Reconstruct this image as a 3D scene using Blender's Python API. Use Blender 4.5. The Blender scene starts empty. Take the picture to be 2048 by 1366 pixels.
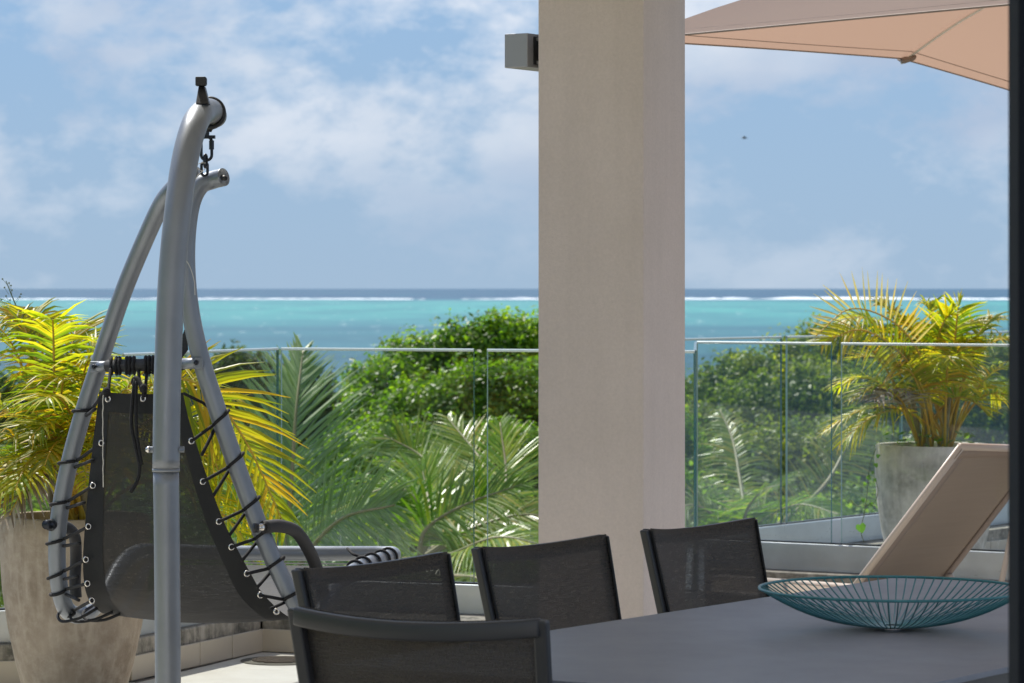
import bpy, math, random
import numpy as np
from mathutils import Vector, Matrix
random.seed(7)
rng = np.random.default_rng(7)
S = bpy.context.scene
COL = S.collection

# ---------------------------------------------------------------- camera, sky, sun, exposure
LENS = 114.26
F = LENS / 36.0 * 2048.0          # focal length in photo pixels (about 6500)
F0 = 5689.0
K = F / F0
CX, HY, EZ = 1024.0, 576.0, 1.6
cam_d = bpy.data.cameras.new('camera'); cam = bpy.data.objects.new('camera', cam_d); COL.objects.link(cam)
cam_d.lens = LENS; cam_d.sensor_width = 36.0
cam.location = (0, 0, EZ); cam.rotation_euler = (math.radians(90), 0, 0)
cam_d.shift_y = -(683.0 - HY) / 2048.0
cam_d.clip_start = 0.1; cam_d.clip_end = 90000
cam_d.dof.use_dof = True; cam_d.dof.focus_distance = 10.2; cam_d.dof.aperture_fstop = 10.5
S.camera = cam
SUN_EL, SUN_AZ = 55.0, -29.0      # azimuth from +Y, negative = to the left
sl = bpy.data.lights.new('sun', 'SUN'); sl.energy = 3.6; sl.angle = math.radians(0.53); sl.color = (1.0, 0.95, 0.87)
so = bpy.data.objects.new('sun', sl); COL.objects.link(so)
sd = Vector((math.cos(math.radians(SUN_EL)) * math.sin(math.radians(SUN_AZ)), math.cos(math.radians(SUN_EL)) * math.cos(math.radians(SUN_AZ)), math.sin(math.radians(SUN_EL))))
so.rotation_euler = (-sd).to_track_quat('-Z', 'Y').to_euler()
so.location = (-6, 12, 20)
S.view_settings.view_transform = 'Standard'; S.view_settings.look = 'None'
S.view_settings.exposure = 0.72; S.view_settings.gamma = 1.0
S.view_settings.use_curve_mapping = False
S.render.engine = 'CYCLES'
S.cycles.max_bounces = 10; S.cycles.diffuse_bounces = 4; S.cycles.glossy_bounces = 4
S.cycles.transparent_max_bounces = 32; S.cycles.transmission_bounces = 8
S.cycles.use_denoising = True; S.cycles.sample_clamp_indirect = 6.0
S.cycles.caustics_reflective = False; S.cycles.caustics_refractive = False

class NT:
    """tiny node helper"""
    def __init__(s, tree): s.t = tree; s.n = tree.nodes; s.l = tree.links
    def new(s, typ, **kw):
        n = s.n.new(typ)
        for k, v in kw.items(): setattr(n, k, v)
        return n
    def set(s, n, name, v):
        i = n.inputs[name]
        if hasattr(v, 'is_linked') or isinstance(v, bpy.types.NodeSocket): s.l.new(v, i)
        else: i.default_value = v
    def math(s, op, a, b=None, c=None, clamp=False):
        n = s.n.new('ShaderNodeMath'); n.operation = op; n.use_clamp = clamp
        for i, v in enumerate((a, b, c)):
            if v is None: continue
            if isinstance(v, bpy.types.NodeSocket): s.l.new(v, n.inputs[i])
            else: n.inputs[i].default_value = v
        return n.outputs[0]
    def mix(s, f, a, b, mode='MIX'):
        n = s.n.new('ShaderNodeMix'); n.data_type = 'RGBA'; n.blend_type = mode
        for i, v in ((0, f), (6, a), (7, b)):
            if isinstance(v, bpy.types.NodeSocket): s.l.new(v, n.inputs[i])
            elif i == 0: n.inputs[0].default_value = v
            else: n.inputs[i].default_value = (*v, 1) if len(v) == 3 else v
        return n.outputs[2]
    def ramp(s, f, stops, interp='LINEAR'):
        n = s.n.new('ShaderNodeValToRGB'); n.color_ramp.interpolation = interp
        e = n.color_ramp.elements
        while len(e) > 1: e.remove(e[-1])
        for i, (p, c) in enumerate(stops):
            q = e[0] if i == 0 else e.new(p)
            q.position = p
            if not hasattr(c, '__len__'): c = (c, c, c)
            q.color = (*c, 1)
        s.l.new(f, n.inputs[0]); return n.outputs[0]
    def noise(s, vec, scale, detail=4, rough=0.55, dist=0.0):
        n = s.n.new('ShaderNodeTexNoise'); n.inputs['Scale'].default_value = scale
        n.inputs['Detail'].default_value = detail; n.inputs['Roughness'].default_value = rough
        n.inputs['Distortion'].default_value = dist
        if vec is not None: s.l.new(vec, n.inputs['Vector'])
        return n.outputs['Fac']
    def mapping(s, vec, loc=(0, 0, 0), rot=(0, 0, 0), scale=(1, 1, 1)):
        n = s.n.new('ShaderNodeMapping'); n.inputs['Location'].default_value = loc
        n.inputs['Rotation'].default_value = rot; n.inputs['Scale'].default_value = scale
        s.l.new(vec, n.inputs['Vector']); return n.outputs[0]

W = bpy.data.worlds.new('World'); S.world = W; W.use_nodes = True
w = NT(W.node_tree); w.n.clear()
sky = w.new('ShaderNodeTexSky'); sky.sky_type = 'NISHITA'; sky.sun_disc = False
sky.sun_elevation = math.radians(SUN_EL); sky.sun_rotation = math.radians(SUN_AZ)
sky.altitude = 0; sky.air_density = 0.75; sky.dust_density = 0.0; sky.ozone_density = 3.0
tc = w.new('ShaderNodeTexCoord')
gen = tc.outputs['Generated']
sep = w.new('ShaderNodeSeparateXYZ'); w.l.new(gen, sep.inputs[0])
zz = sep.outputs[2]
CLO = (7.7, 3.1, 0.45)
cv = w.mapping(gen, loc=CLO, scale=(1, 1, 1.75))
big = w.noise(cv, 13.5, 9, 0.58, 0.12)
fine = w.noise(cv, 60, 6, 0.62)
dens = w.math('ADD', w.math('MULTIPLY', big, 0.84), w.math('MULTIPLY', fine, 0.18))
hgt = w.ramp(zz, [(0.0, 0.0), (0.012, 0.12), (0.03, 0.42), (0.045, 0.95), (1.0, 1.0)])
dens = w.math('ADD', dens, w.math('MULTIPLY', w.math('SUBTRACT', hgt, 1.0), 0.05))
cm = w.math('MULTIPLY', w.ramp(dens, [(0.435, 0.0), (0.485, 0.38), (0.535, 0.80), (0.62, 1.0), (1.0, 1.0)]), w.math('ADD', w.math('MULTIPLY', hgt, 0.65), 0.35))
hz = w.ramp(zz, [(0.0, 1.0), (0.12, 0.95), (0.5, 0.0)])
shade = w.ramp(w.noise(w.mapping(gen, loc=(CLO[0] - .004, CLO[1], CLO[2] - .020), scale=(1, 1, 1.75)), 8.5, 3, 0.5), [(0.36, (5.0, 5.2, 5.6)), (0.50, (4.1, 4.45, 5.0)), (0.64, (2.75, 3.25, 4.15))])
tint = w.mix(1.0, sky.outputs[0], (0.80, 0.98, 1.16), 'MULTIPLY')
lowc = w.ramp(zz, [(0.0, (2.15, 2.95, 3.9)), (0.1, (1.75, 2.75, 4.1))])
skyc = w.mix(hz, tint, lowc)
skyc = w.mix(w.math('MULTIPLY', cm, 0.9), skyc, shade)
bg = w.new('ShaderNodeBackground'); bg.inputs[1].default_value = 0.105
w.l.new(skyc, bg.inputs[0])
wo = w.new('ShaderNodeOutputWorld'); w.l.new(bg.outputs[0], wo.inputs[0])

# ---------------------------------------------------------------- helpers
def P(px, py, d):
    return Vector(((px - CX) * d / F0, d * K, EZ - (py - HY) * d / F0))
def PZ(px, py, z):                 # point on pixel ray at a height
    d = (EZ - z) * F0 / (py - HY)
    return P(px, py, d)
def on_line(px, a, b):             # where the ray of pixel column px crosses line a-b in plan
    m = (px - CX) / F
    dx, dy = b[0] - a[0], b[1] - a[1]
    t = (m * a[1] - a[0]) / (dx - m * dy)
    return Vector((a[0] + t * dx, a[1] + t * dy, 0))

WL = {}
def wl(o): return WL.get(o.name, Vector((0, 0, 0)))
def empty(name, loc=(0, 0, 0), rz=0.0, label=None, cat=None, group=None, parent=None):
    o = bpy.data.objects.new(name, None); COL.objects.link(o)
    o.location = loc; o.rotation_euler = (0, 0, rz); o.empty_display_size = 0.1
    WL[o.name] = Vector(loc)
    if label: o['label'] = label
    if cat: o['category'] = cat
    if group: o['group'] = group
    return o
def tag(o, label=None, cat=None, group=None, kind=None):
    if label: o['label'] = label
    if cat: o['category'] = cat
    if group: o['group'] = group
    if kind: o['kind'] = kind
    return o

class MB:
    def __init__(s): s.v = []; s.f = []; s.m = []
    def add(s, vs, fs, mi=0):
        k = len(s.v); s.v.extend([tuple(q) for q in vs]); s.f.extend([tuple(i + k for i in f) for f in fs]); s.m.extend([mi] * len(fs))
        return s
    def box(s, c, d, R=None, mi=0):
        x, y, z = d[0] / 2, d[1] / 2, d[2] / 2
        vs = [Vector(p) for p in ((-x, -y, -z), (x, -y, -z), (x, y, -z), (-x, y, -z), (-x, -y, z), (x, -y, z), (x, y, z), (-x, y, z))]
        if R is not None: vs = [R @ p for p in vs]
        c = Vector(c)
        return s.add([p + c for p in vs], [(0, 3, 2, 1), (4, 5, 6, 7), (0, 1, 5, 4), (1, 2, 6, 5), (2, 3, 7, 6), (3, 0, 4, 7)], mi)
    def prism(s, poly, z0, z1, mi=0):
        n = len(poly)
        a = sum(poly[i][0] * poly[(i + 1) % n][1] - poly[(i + 1) % n][0] * poly[i][1] for i in range(n))
        if a < 0: poly = poly[::-1]
        vs = [(p[0], p[1], z0) for p in poly] + [(p[0], p[1], z1) for p in poly]
        fs = [tuple(range(n - 1, -1, -1)), tuple(range(n, 2 * n))] + [(i, (i + 1) % n, n + (i + 1) % n, n + i) for i in range(n)]
        return s.add(vs, fs, mi)
    def tube(s, pts, r, seg=12, caps=True, mi=0, squash=1.0):
        pts = [Vector(p) for p in pts]; n = len(pts)
        rr = r if hasattr(r, '__len__') else [r] * n
        T = []
        for i in range(n):
            t = pts[min(i + 1, n - 1)] - pts[max(i - 1, 0)]
            T.append(t.normalized() if t.length > 1e-9 else Vector((0, 0, 1)))
        u = T[0].orthogonal().normalized()
        vs = []
        for i in range(n):
            u = (u - T[i] * u.dot(T[i])); u = u.normalized() if u.length > 1e-6 else T[i].orthogonal().normalized()
            b = T[i].cross(u)
            for k in range(seg):
                a = 2 * math.pi * k / seg
                vs.append(pts[i] + (u * math.cos(a) + b * math.sin(a) * squash) * rr[i])
        fs = [(i * seg + k, i * seg + (k + 1) % seg, (i + 1) * seg + (k + 1) % seg, (i + 1) * seg + k) for i in range(n - 1) for k in range(seg)]
        if caps:
            fs.append(tuple(range(seg - 1, -1, -1))); fs.append(tuple((n - 1) * seg + k for k in range(seg)))
        return s.add(vs, fs, mi)
    def lathe(s, prof, c=(0, 0, 0), seg=40, mi=0, cap0=True, cap1=False):
        vs = []
        for r, z in prof:
            for k in range(seg):
                a = 2 * math.pi * k / seg
                vs.append((c[0] + r * math.cos(a), c[1] + r * math.sin(a), c[2] + z))
        n = len(prof)
        fs = [(i * seg + k, i * seg + (k + 1) % seg, (i + 1) * seg + (k + 1) % seg, (i + 1) * seg + k) for i in range(n - 1) for k in range(seg)]
        if cap0: fs.append(tuple(range(seg - 1, -1, -1)))
        if cap1: fs.append(tuple((n - 1) * seg + k for k in range(seg)))
        return s.add(vs, fs, mi)
    def grid(s, rows, mi=0):
        n, m = len(rows), len(rows[0])
        return s.add([p for r in rows for p in r], [(i * m + j, i * m + j + 1, (i + 1) * m + j + 1, (i + 1) * m + j) for i in range(n - 1) for j in range(m - 1)], mi)
    def build(s, name, mats, parent=None, smooth=False, local=False, bevel=0.0, segs=2, kind=None, label=None, root_at=None):
        org = Vector((0, 0, 0))
        if parent is not None and not local: org = wl(parent)
        if root_at is not None: org = Vector(root_at)
        me = bpy.data.meshes.new(name)
        me.from_pydata([(p[0] - org[0], p[1] - org[1], p[2] - org[2]) for p in s.v] if not local else s.v, [], s.f)
        if not isinstance(mats, (list, tuple)): mats = [mats]
        for m in mats: me.materials.append(m)
        if len(mats) > 1: me.polygons.foreach_set('material_index', s.m)
        if smooth: me.polygons.foreach_set('use_smooth', [True] * len(me.polygons))
        me.update()
        o = bpy.data.objects.new(name, me); COL.objects.link(o)
        if parent is not None: o.parent = parent
        if root_at is not None: o.location = root_at
        WL[o.name] = org
        if bevel > 0:
            b = o.modifiers.new('bevel', 'BEVEL'); b.width = bevel; b.segments = segs; b.limit_method = 'ANGLE'; b.angle_limit = math.radians(40)
            if smooth is None: pass
        if kind: o['kind'] = kind
        if label: o['label'] = label
        return o

def spline(pts, n):
    pts = [Vector(p) for p in pts]
    if len(pts) == 2: return [pts[0].lerp(pts[1], i / n) for i in range(n + 1)]
    q = [pts[0] * 2 - pts[1]] + pts + [pts[-1] * 2 - pts[-2]]
    out = []; m = len(pts) - 1
    for i in range(n + 1):
        t = i / n * m; k = min(int(t), m - 1); t -= k
        a, b, c, d = q[k:k + 4]
        out.append(0.5 * ((2 * b) + (c - a) * t + (2 * a - 5 * b + 4 * c - d) * t * t + (3 * b - a - 3 * c + d) * t ** 3))
    return out
def bez(a, b, c, n): return [a * (1 - t) ** 2 + b * 2 * t * (1 - t) + c * t * t for t in [i / n for i in range(n + 1)]]

# ---------------------------------------------------------------- materials
def mat(name, color, rough=0.6, metal=0.0, spec=0.5, var=0.0, vscale=8.0, bump=0.0, bscale=60.0, trans=None, coat=0.0, col2=None):
    m = bpy.data.materials.new(name); m.use_nodes = True
    t = NT(m.node_tree); b = t.n['Principled BSDF']
    b.inputs['Roughness'].default_value = rough; b.inputs['Metallic'].default_value = metal
    b.inputs['Specular IOR Level'].default_value = spec; b.inputs['Coat Weight'].default_value = coat
    b.inputs['Base Color'].default_value = (*color, 1)
    c = t.new('ShaderNodeTexCoord').outputs['Object']
    if var > 0 or col2:
        f = t.noise(c, vscale, 6, 0.6)
        f = t.ramp(f, [(0.35, 0.0), (0.65, 1.0)])
        c2 = col2 or tuple(min(1, x * (1 - var)) for x in color)
        t.l.new(t.mix(f, color, c2), b.inputs['Base Color'])
    if bump > 0:
        bn = t.new('ShaderNodeBump'); bn.inputs['Strength'].default_value = bump; bn.inputs['Distance'].default_value = 0.002
        t.l.new(t.noise(c, bscale, 5, 0.6), bn.inputs['Height']); t.l.new(bn.outputs[0], b.inputs['Normal'])
    return m

M = {}
M['steel'] = mat('silver_powder_coat', (0.26, 0.285, 0.32), 0.42, 0.6, var=0.12, vscale=5, bump=0.12, bscale=450)
M['post'] = mat('silver_post_paint', (0.27, 0.29, 0.32), 0.42, 0.55, var=0.15, vscale=4, bump=0.15, bscale=420)
M['black'] = mat('black_plastic', (0.012, 0.013, 0.016), 0.42, bump=0.1)
M['rope'] = mat('black_cord', (0.012, 0.012, 0.014), 0.85, bump=0.6, bscale=500)
M['foam'] = mat('black_foam_arm', (0.03, 0.03, 0.033), 0.75, bump=0.3, bscale=300)
M['band'] = mat('black_hem_fabric', (0.010, 0.011, 0.013), 0.8, bump=0.3, bscale=700)
M['chain'] = mat('dark_steel', (0.04, 0.045, 0.055), 0.35, 0.9)
M['ring'] = mat('nickel_eyelet', (0.75, 0.72, 0.68), 0.25, 1.0)
M['alu'] = mat('brushed_aluminium', (0.58, 0.61, 0.62), 0.36, 0.6, var=0.18, vscale=3, bump=0.15, bscale=30)
M['frame'] = mat('anthracite_frame', (0.032, 0.032, 0.034), 0.42, 0.0, spec=0.5, bump=0.1, bscale=500)
M['white_string'] = mat('frayed_white_string', (0.6, 0.58, 0.53), 0.9)
M['concrete_side'] = None

def stained(name, base, dark, light, rough=0.85, drip=True, scale=6.0, bump=0.5):
    m = bpy.data.materials.new(name); m.use_nodes = True
    t = NT(m.node_tree); b = t.n['Principled BSDF']; b.inputs['Roughness'].default_value = rough
    b.inputs['Specular IOR Level'].default_value = 0.25
    c = t.new('ShaderNodeTexCoord').outputs['Object']
    n1 = t.ramp(t.noise(c, scale, 8, 0.62), [(0.38, 0.0), (0.62, 1.0)])
    n2 = t.ramp(t.noise(c, scale * 5, 6, 0.7), [(0.45, 0.0), (0.7, 1.0)])
    col = t.mix(n1, base, dark)
    col = t.mix(t.math('MULTIPLY', n2, 0.5), col, light)
    if drip:
        n3 = t.ramp(t.noise(t.mapping(c, scale=(22, 22, 1.6)), 1.0, 4, 0.6), [(0.5, 0.0), (0.72, 1.0)])
        col = t.mix(t.math('MULTIPLY', n3, 0.55), col, light)
        n4 = t.ramp(t.noise(t.mapping(c, loc=(5, 2, 1), scale=(30, 30, 2.2)), 1.0, 4, 0.6), [(0.56, 0.0), (0.75, 1.0)])
        col = t.mix(t.math('MULTIPLY', n4, 0.5), col, dark)
    t.l.new(col, b.inputs['Base Color'])
    bn = t.new('ShaderNodeBump'); bn.inputs['Strength'].default_value = bump; bn.inputs['Distance'].default_value = 0.004
    t.l.new(t.noise(c, 90, 6, 0.7), bn.inputs['Height']); t.l.new(bn.outputs[0], b.inputs['Normal'])
    return m
M['pot'] = stained('weathered_pot_concrete', (0.42, 0.35, 0.275), (0.28, 0.225, 0.17), (0.56, 0.49, 0.40), scale=4)
M['pot2'] = stained('grey_pot_concrete', (0.68, 0.65, 0.58), (0.34, 0.33, 0.29), (0.80, 0.77, 0.71), scale=3.2)
M['kerb'] = stained('stained_kerb_concrete', (0.32, 0.29, 0.24), (0.10, 0.095, 0.08), (0.50, 0.46, 0.40), scale=7)
M['tile'] = mat('cream_tile', (0.50, 0.44, 0.35), 0.45, var=0.12, vscale=3, bump=0.1, col2=(0.45, 0.39, 0.31))
M['floor_tile'] = mat('pale_floor_tile', (0.55, 0.53, 0.47), 0.5, vscale=5, bump=0.1, col2=(0.49, 0.46, 0.40))
M['grout'] = mat('grout', (0.24, 0.21, 0.18), 0.9, var=0.3, vscale=30)
def wear(key, rlo, rhi, sc):
    t = NT(M[key].node_tree); b = t.n['Principled BSDF']; c = t.new('ShaderNodeTexCoord').outputs['Object']
    n_ = t.noise(t.mapping(c, scale=sc), 1.0, 7, 0.68); t.l.new(t.ramp(n_, [(0.3, rlo), (0.7, rhi)]), b.inputs['Roughness'])
wear('steel', .30, .55, (14, 14, 3)); wear('post', .30, .55, (16, 16, 2)); wear('alu', .25, .5, (3, 3, 30))
M['soil'] = mat('potting_soil', (0.05, 0.035, 0.025), 0.95, var=0.5, vscale=30, bump=1, bscale=50)

def plaster(name, c1, c2):
    m = mat(name, c1, 0.8, spec=0.2, vscale=2.6, col2=c2, bump=0.8, bscale=120)
    t = NT(m.node_tree); b = t.n['Principled BSDF']; src = b.inputs['Base Color'].links[0].from_socket
    c = t.new('ShaderNodeTexCoord').outputs['Object']
    g = t.ramp(t.noise(c, 90, 3, 0.7), [(0.3, 0.95), (0.7, 1.04)]); st = t.ramp(t.noise(t.mapping(c, scale=(9, 9, .7)), 1.0, 5, 0.6), [(0.35, 0.96), (0.6, 1.01)])
    t.l.new(t.mix(1.0, t.mix(1.0, src, g, 'MULTIPLY'), st, 'MULTIPLY'), b.inputs['Base Color']); return m
M['column'] = plaster('beige_column_paint', (0.70, 0.61, 0.555), (0.66, 0.575, 0.52))
M['wallp'] = plaster('house_plaster', (0.80, 0.77, 0.73), (0.77, 0.74, 0.70))

def mesh_fabric(name, color, alpha, weave=1400.0, color2=None, rough=0.7, streak=0.25):
    m = bpy.data.materials.new(name); m.use_nodes = True
    t = NT(m.node_tree); b = t.n['Principled BSDF']; b.inputs['Roughness'].default_value = rough
    b.inputs['Specular IOR Level'].default_value = 0.35
    c = t.new('ShaderNodeTexCoord').outputs['Object']
    col = t.mix(t.noise(t.mapping(c, scale=(3, 3, 90)), 1.0, 3), color, color2 or tuple(x * 1.7 for x in color))
    t.l.new(col, b.inputs['Base Color'])
    s1 = t.noise(t.mapping(c, scale=(weave * .35, weave * .35, weave * .02)), 1.0, 2)
    s2 = t.noise(t.mapping(c, scale=(weave * .02, weave * .02, weave * .35)), 1.0, 2)
    bn = t.new('ShaderNodeBump'); bn.inputs['Strength'].default_value = 0.3; bn.inputs['Distance'].default_value = 0.001
    t.l.new(t.math('ADD', s1, s2), bn.inputs['Height']); t.l.new(bn.outputs[0], b.inputs['Normal'])
    tr = t.new('ShaderNodeBsdfTransparent')
    mx = t.new('ShaderNodeMixShader')
    a = t.math('ADD', t.math('MULTIPLY', t.math('SUBTRACT', t.math('ADD', s1, s2), 1.0), streak), 1 - alpha, clamp=True)
    t.l.new(a, mx.inputs[0]); t.l.new(b.outputs[0], mx.inputs[1]); t.l.new(tr.outputs[0], mx.inputs[2])
    t.l.new(mx.outputs[0], t.n['Material Output'].inputs[0])
    return m
M['sling'] = mesh_fabric('swing_mesh_fabric', (0.020, 0.020, 0.021), 0.94, color2=(0.030, 0.030, 0.031))
M['textilene'] = mesh_fabric('chair_mesh_fabric', (0.058, 0.048, 0.040), 0.80, color2=(0.088, 0.077, 0.066))
M['lounger_mesh'] = mesh_fabric('taupe_lounger_mesh', (0.25, 0.195, 0.15), 0.97, color2=(0.29, 0.23, 0.175), rough=0.8, streak=0.08)
M['lounger_band'] = mat('taupe_lounger_hem', (0.27, 0.21, 0.17), 0.7, var=0.08, bump=0.3, bscale=400)

def cloth(name, color, tcol, tr=0.45):
    m = bpy.data.materials.new(name); m.use_nodes = True
    t = NT(m.node_tree); t.n.remove(t.n['Principled BSDF'])
    c = t.new('ShaderNodeTexCoord').outputs['Object']
    bn = t.new('ShaderNodeBump'); bn.inputs['Strength'].default_value = 0.25; bn.inputs['Distance'].default_value = 0.01
    t.l.new(t.math('ADD', t.noise(t.mapping(c, scale=(1, 1, 1)), 3.5, 3), t.math('MULTIPLY', t.noise(c, 300, 2), 0.05)), bn.inputs['Height'])
    d = t.new('ShaderNodeBsdfDiffuse'); d.inputs[0].default_value = (*color, 1); t.l.new(bn.outputs[0], d.inputs['Normal'])
    r = t.new('ShaderNodeBsdfTranslucent'); r.inputs[0].default_value = (*tcol, 1)
    mx = t.new('ShaderNodeMixShader'); mx.inputs[0].default_value = tr
    t.l.new(d.outputs[0], mx.inputs[1]); t.l.new(r.outputs[0], mx.inputs[2]); t.l.new(mx.outputs[0], t.n['Material Output'].inputs[0])
    return m
M['canopy'] = cloth('taupe_parasol_cloth', (0.34, 0.29, 0.27), (0.44, 0.28, 0.195), 0.5)

def leaf(name, stops, tcol_gain=(1.5, 1.5, 0.6), rough=0.35, trans=0.42, spec=0.5, patch=0):
    """stops: colour ramp over per-leaf randomness"""
    m = bpy.data.materials.new(name); m.use_nodes = True
    t = NT(m.node_tree); b = t.n['Principled BSDF']; b.inputs['Roughness'].default_value = rough
    b.inputs['Specular IOR Level'].default_value = spec
    g = t.new('ShaderNodeNewGeometry')
    col = t.ramp(g.outputs['Random Per Island'], stops)
    oi = t.new('ShaderNodeObjectInfo')
    hs = t.new('ShaderNodeHueSaturation'); t.l.new(col, hs.inputs['Color'])
    t.l.new(t.math('ADD', t.math('MULTIPLY', oi.outputs['Random'], 0.035), 0.485), hs.inputs['Hue'])
    t.l.new(t.math('ADD', t.math('MULTIPLY', oi.outputs['Random'], 0.5), 0.8), hs.inputs['Value'])
    col = hs.outputs[0]
    if patch:
        pn = t.ramp(t.noise(g.outputs['Position'], patch, 3, 0.6), [(0.38, (0.72, 0.80, 0.75)), (0.5, (1.0, 1.0, 1.0)), (0.64, (1.75, 1.45, 1.0))])
        col = t.mix(1.0, col, pn, 'MULTIPLY')
    t.l.new(col, b.inputs['Base Color'])
    r = t.new('ShaderNodeBsdfTranslucent')
    t.l.new(t.mix(1.0, col, tcol_gain, 'MULTIPLY'), r.inputs[0])
    mx = t.new('ShaderNodeMixShader'); mx.inputs[0].default_value = trans
    t.l.new(b.outputs[0], mx.inputs[1]); t.l.new(r.outputs[0], mx.inputs[2]); t.l.new(mx.outputs[0], t.n['Material Output'].inputs[0])
    return m
M['areca'] = leaf('yellow_areca_leaf', [(0.0, (0.13, 0.20, 0.014)), (0.35, (0.27, 0.30, 0.018)), (0.75, (0.44, 0.39, 0.024)), (0.95, (0.54, 0.33, 0.03)), (1.0, (0.14, 0.08, 0.03))], (1.75, 1.75, 0.6), 0.42, 0.52)
M['rachis'] = mat('orange_palm_stem', (0.55, 0.30, 0.03), 0.45, vscale=6, col2=(0.45, 0.34, 0.04))
M['dryleaf'] = leaf('withered_palm_leaf', [(0.0, (0.12, 0.08, 0.05)), (0.6, (0.30, 0.24, 0.18)), (1.0, (0.42, 0.38, 0.33))], (1, 1, 1), 0.7, 0.2)
M['coco'] = leaf('coconut_palm_leaf', [(0.0, (0.07, 0.15, 0.015)), (0.6, (0.12, 0.215, 0.018)), (0.9, (0.23, 0.29, 0.03)), (1.0, (0.38, 0.32, 0.08))], (1.8, 1.9, 0.45), 0.48, 0.55, 0.22)
M['coco_gloss'] = leaf('glossy_glare_coconut_leaf', [(0.0, (0.11, 0.21, 0.04)), (1.0, (0.22, 0.33, 0.09))], (1.6, 1.8, 0.6), 0.38, 0.42, 0.9)  # sun glare on the fan is put into a paler leaf colour
M['coco_young'] = leaf('young_coconut_leaf', [(0.0, (0.12, 0.21, 0.012)), (0.6, (0.21, 0.29, 0.018)), (1.0, (0.42, 0.37, 0.05))], (1.8, 1.8, 0.5), 0.32, 0.5, 0.6)
M['coco_stem'] = mat('coconut_frond_stem', (0.16, 0.17, 0.05), 0.5, vscale=4, col2=(0.25, 0.20, 0.09))
M['tree'] = leaf('broad_tree_leaf', [(0.0, (0.05, 0.10, 0.014)), (0.5, (0.085, 0.155, 0.018)), (0.85, (0.13, 0.21, 0.022)), (1.0, (0.20, 0.26, 0.03))], (2.0, 2.1, 0.5), 0.38, 0.52, 0.35, patch=1.6)
M['tree2'] = leaf('olive_tree_leaf', [(0.0, (0.08, 0.15, 0.018)), (0.5, (0.145, 0.225, 0.022)), (0.9, (0.21, 0.29, 0.03)), (1.0, (0.26, 0.31, 0.04))], (1.9, 2.0, 0.6), 0.42, 0.50, 0.3, patch=1.2)
M['casuarina'] = leaf('grey_green_tree_leaf', [(0.0, (0.05, 0.085, 0.035)), (0.7, (0.09, 0.14, 0.05)), (1.0, (0.13, 0.18, 0.06))], (1.6, 1.7, 0.8), 0.6, 0.4, 0.2)
M['weed'] = leaf('green_weed_leaf', [(0.0, (0.06, 0.13, 0.02)), (0.7, (0.12, 0.22, 0.03)), (1.0, (0.2, 0.28, 0.05))], (1.6, 1.8, 0.5), 0.4, 0.45)
M['bark'] = mat('tree_bark', (0.10, 0.08, 0.06), 0.9, var=0.5, vscale=8, bump=1, bscale=20)

def glass_mat():
    m = bpy.data.materials.new('railing_glass'); m.use_nodes = True
    t = NT(m.node_tree); t.n.remove(t.n['Principled BSDF'])
    tr = t.new('ShaderNodeBsdfTransparent'); tr.inputs[0].default_value = (0.965, 0.985, 0.978, 1)
    gl = t.new('ShaderNodeBsdfGlossy'); gl.inputs['Roughness'].default_value = 0.0; gl.inputs[0].default_value = (0.9, 0.95, 1, 1)
    lw = t.new('ShaderNodeLayerWeight'); lw.inputs[0].default_value = 0.5
    g = t.new('ShaderNodeNewGeometry')
    f = t.math('ADD', t.math('MULTIPLY', t.math('POWER', lw.outputs['Facing'], 5.0), 0.8), 0.028)
    mx = t.new('ShaderNodeMixShader'); t.l.new(f, mx.inputs[0]); t.l.new(tr.outputs[0], mx.inputs[1]); t.l.new(gl.outputs[0], mx.inputs[2])
    # salt film, specks and dried runs on the lower part
    pos = g.outputs['Position']
    sx = t.new('ShaderNodeSeparateXYZ'); t.l.new(pos, sx.inputs[0])
    low = t.ramp(t.math('SUBTRACT', 1.0, sx.outputs[2]), [(0.35, 0.0), (0.7, 1.0)])
    vor = t.new('ShaderNodeTexVoronoi'); vor.inputs['Scale'].default_value = 55; t.l.new(pos, vor.inputs['Vector'])
    spk = t.ramp(vor.outputs['Distance'], [(0.0, 1.0), (0.10, 1.0), (0.15, 0.0)])
    sel = t.ramp(t.noise(pos, 9, 3), [(0.53, 0.0), (0.6, 1.0)])
    run = t.ramp(t.noise(t.mapping(pos, scale=(60, 60, 5)), 1.0, 2, 0.4), [(0.70, 0.0), (0.74, 1.0)])
    film = t.ramp(t.noise(pos, 2.0, 5), [(0.3, 0.0), (0.7, 0.008)])
    d = t.math('ADD', t.math('MULTIPLY', t.math('MULTIPLY', spk, sel), t.math('ADD', t.math('MULTIPLY', low, 0.5), 0.12)), t.math('MULTIPLY', t.math('MULTIPLY', run, low), 0.35))
    d = t.math('ADD', d, film, clamp=True)
    df = t.new('ShaderNodeBsdfDiffuse'); df.inputs[0].default_value = (0.55, 0.58, 0.58, 1)
    tl = t.new('ShaderNodeBsdfTranslucent'); tl.inputs[0].default_value = (0.55, 0.6, 0.6, 1)
    dm = t.new('ShaderNodeMixShader'); dm.inputs[0].default_value = 0.5; t.l.new(df.outputs[0], dm.inputs[1]); t.l.new(tl.outputs[0], dm.inputs[2])
    m2 = t.new('ShaderNodeMixShader'); t.l.new(d, m2.inputs[0]); t.l.new(mx.outputs[0], m2.inputs[1]); t.l.new(dm.outputs[0], m2.inputs[2])
    t.l.new(m2.outputs[0], t.n['Material Output'].inputs[0])
    return m
M['glass'] = glass_mat()
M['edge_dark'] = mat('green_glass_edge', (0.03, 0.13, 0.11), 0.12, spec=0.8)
M['edge_lit'] = mat('sunlit_green_glass_edge', (0.30, 0.47, 0.43), 0.25, spec=0.8)  # sun-facing pane ends: their brightness is put into this paler colour
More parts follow.
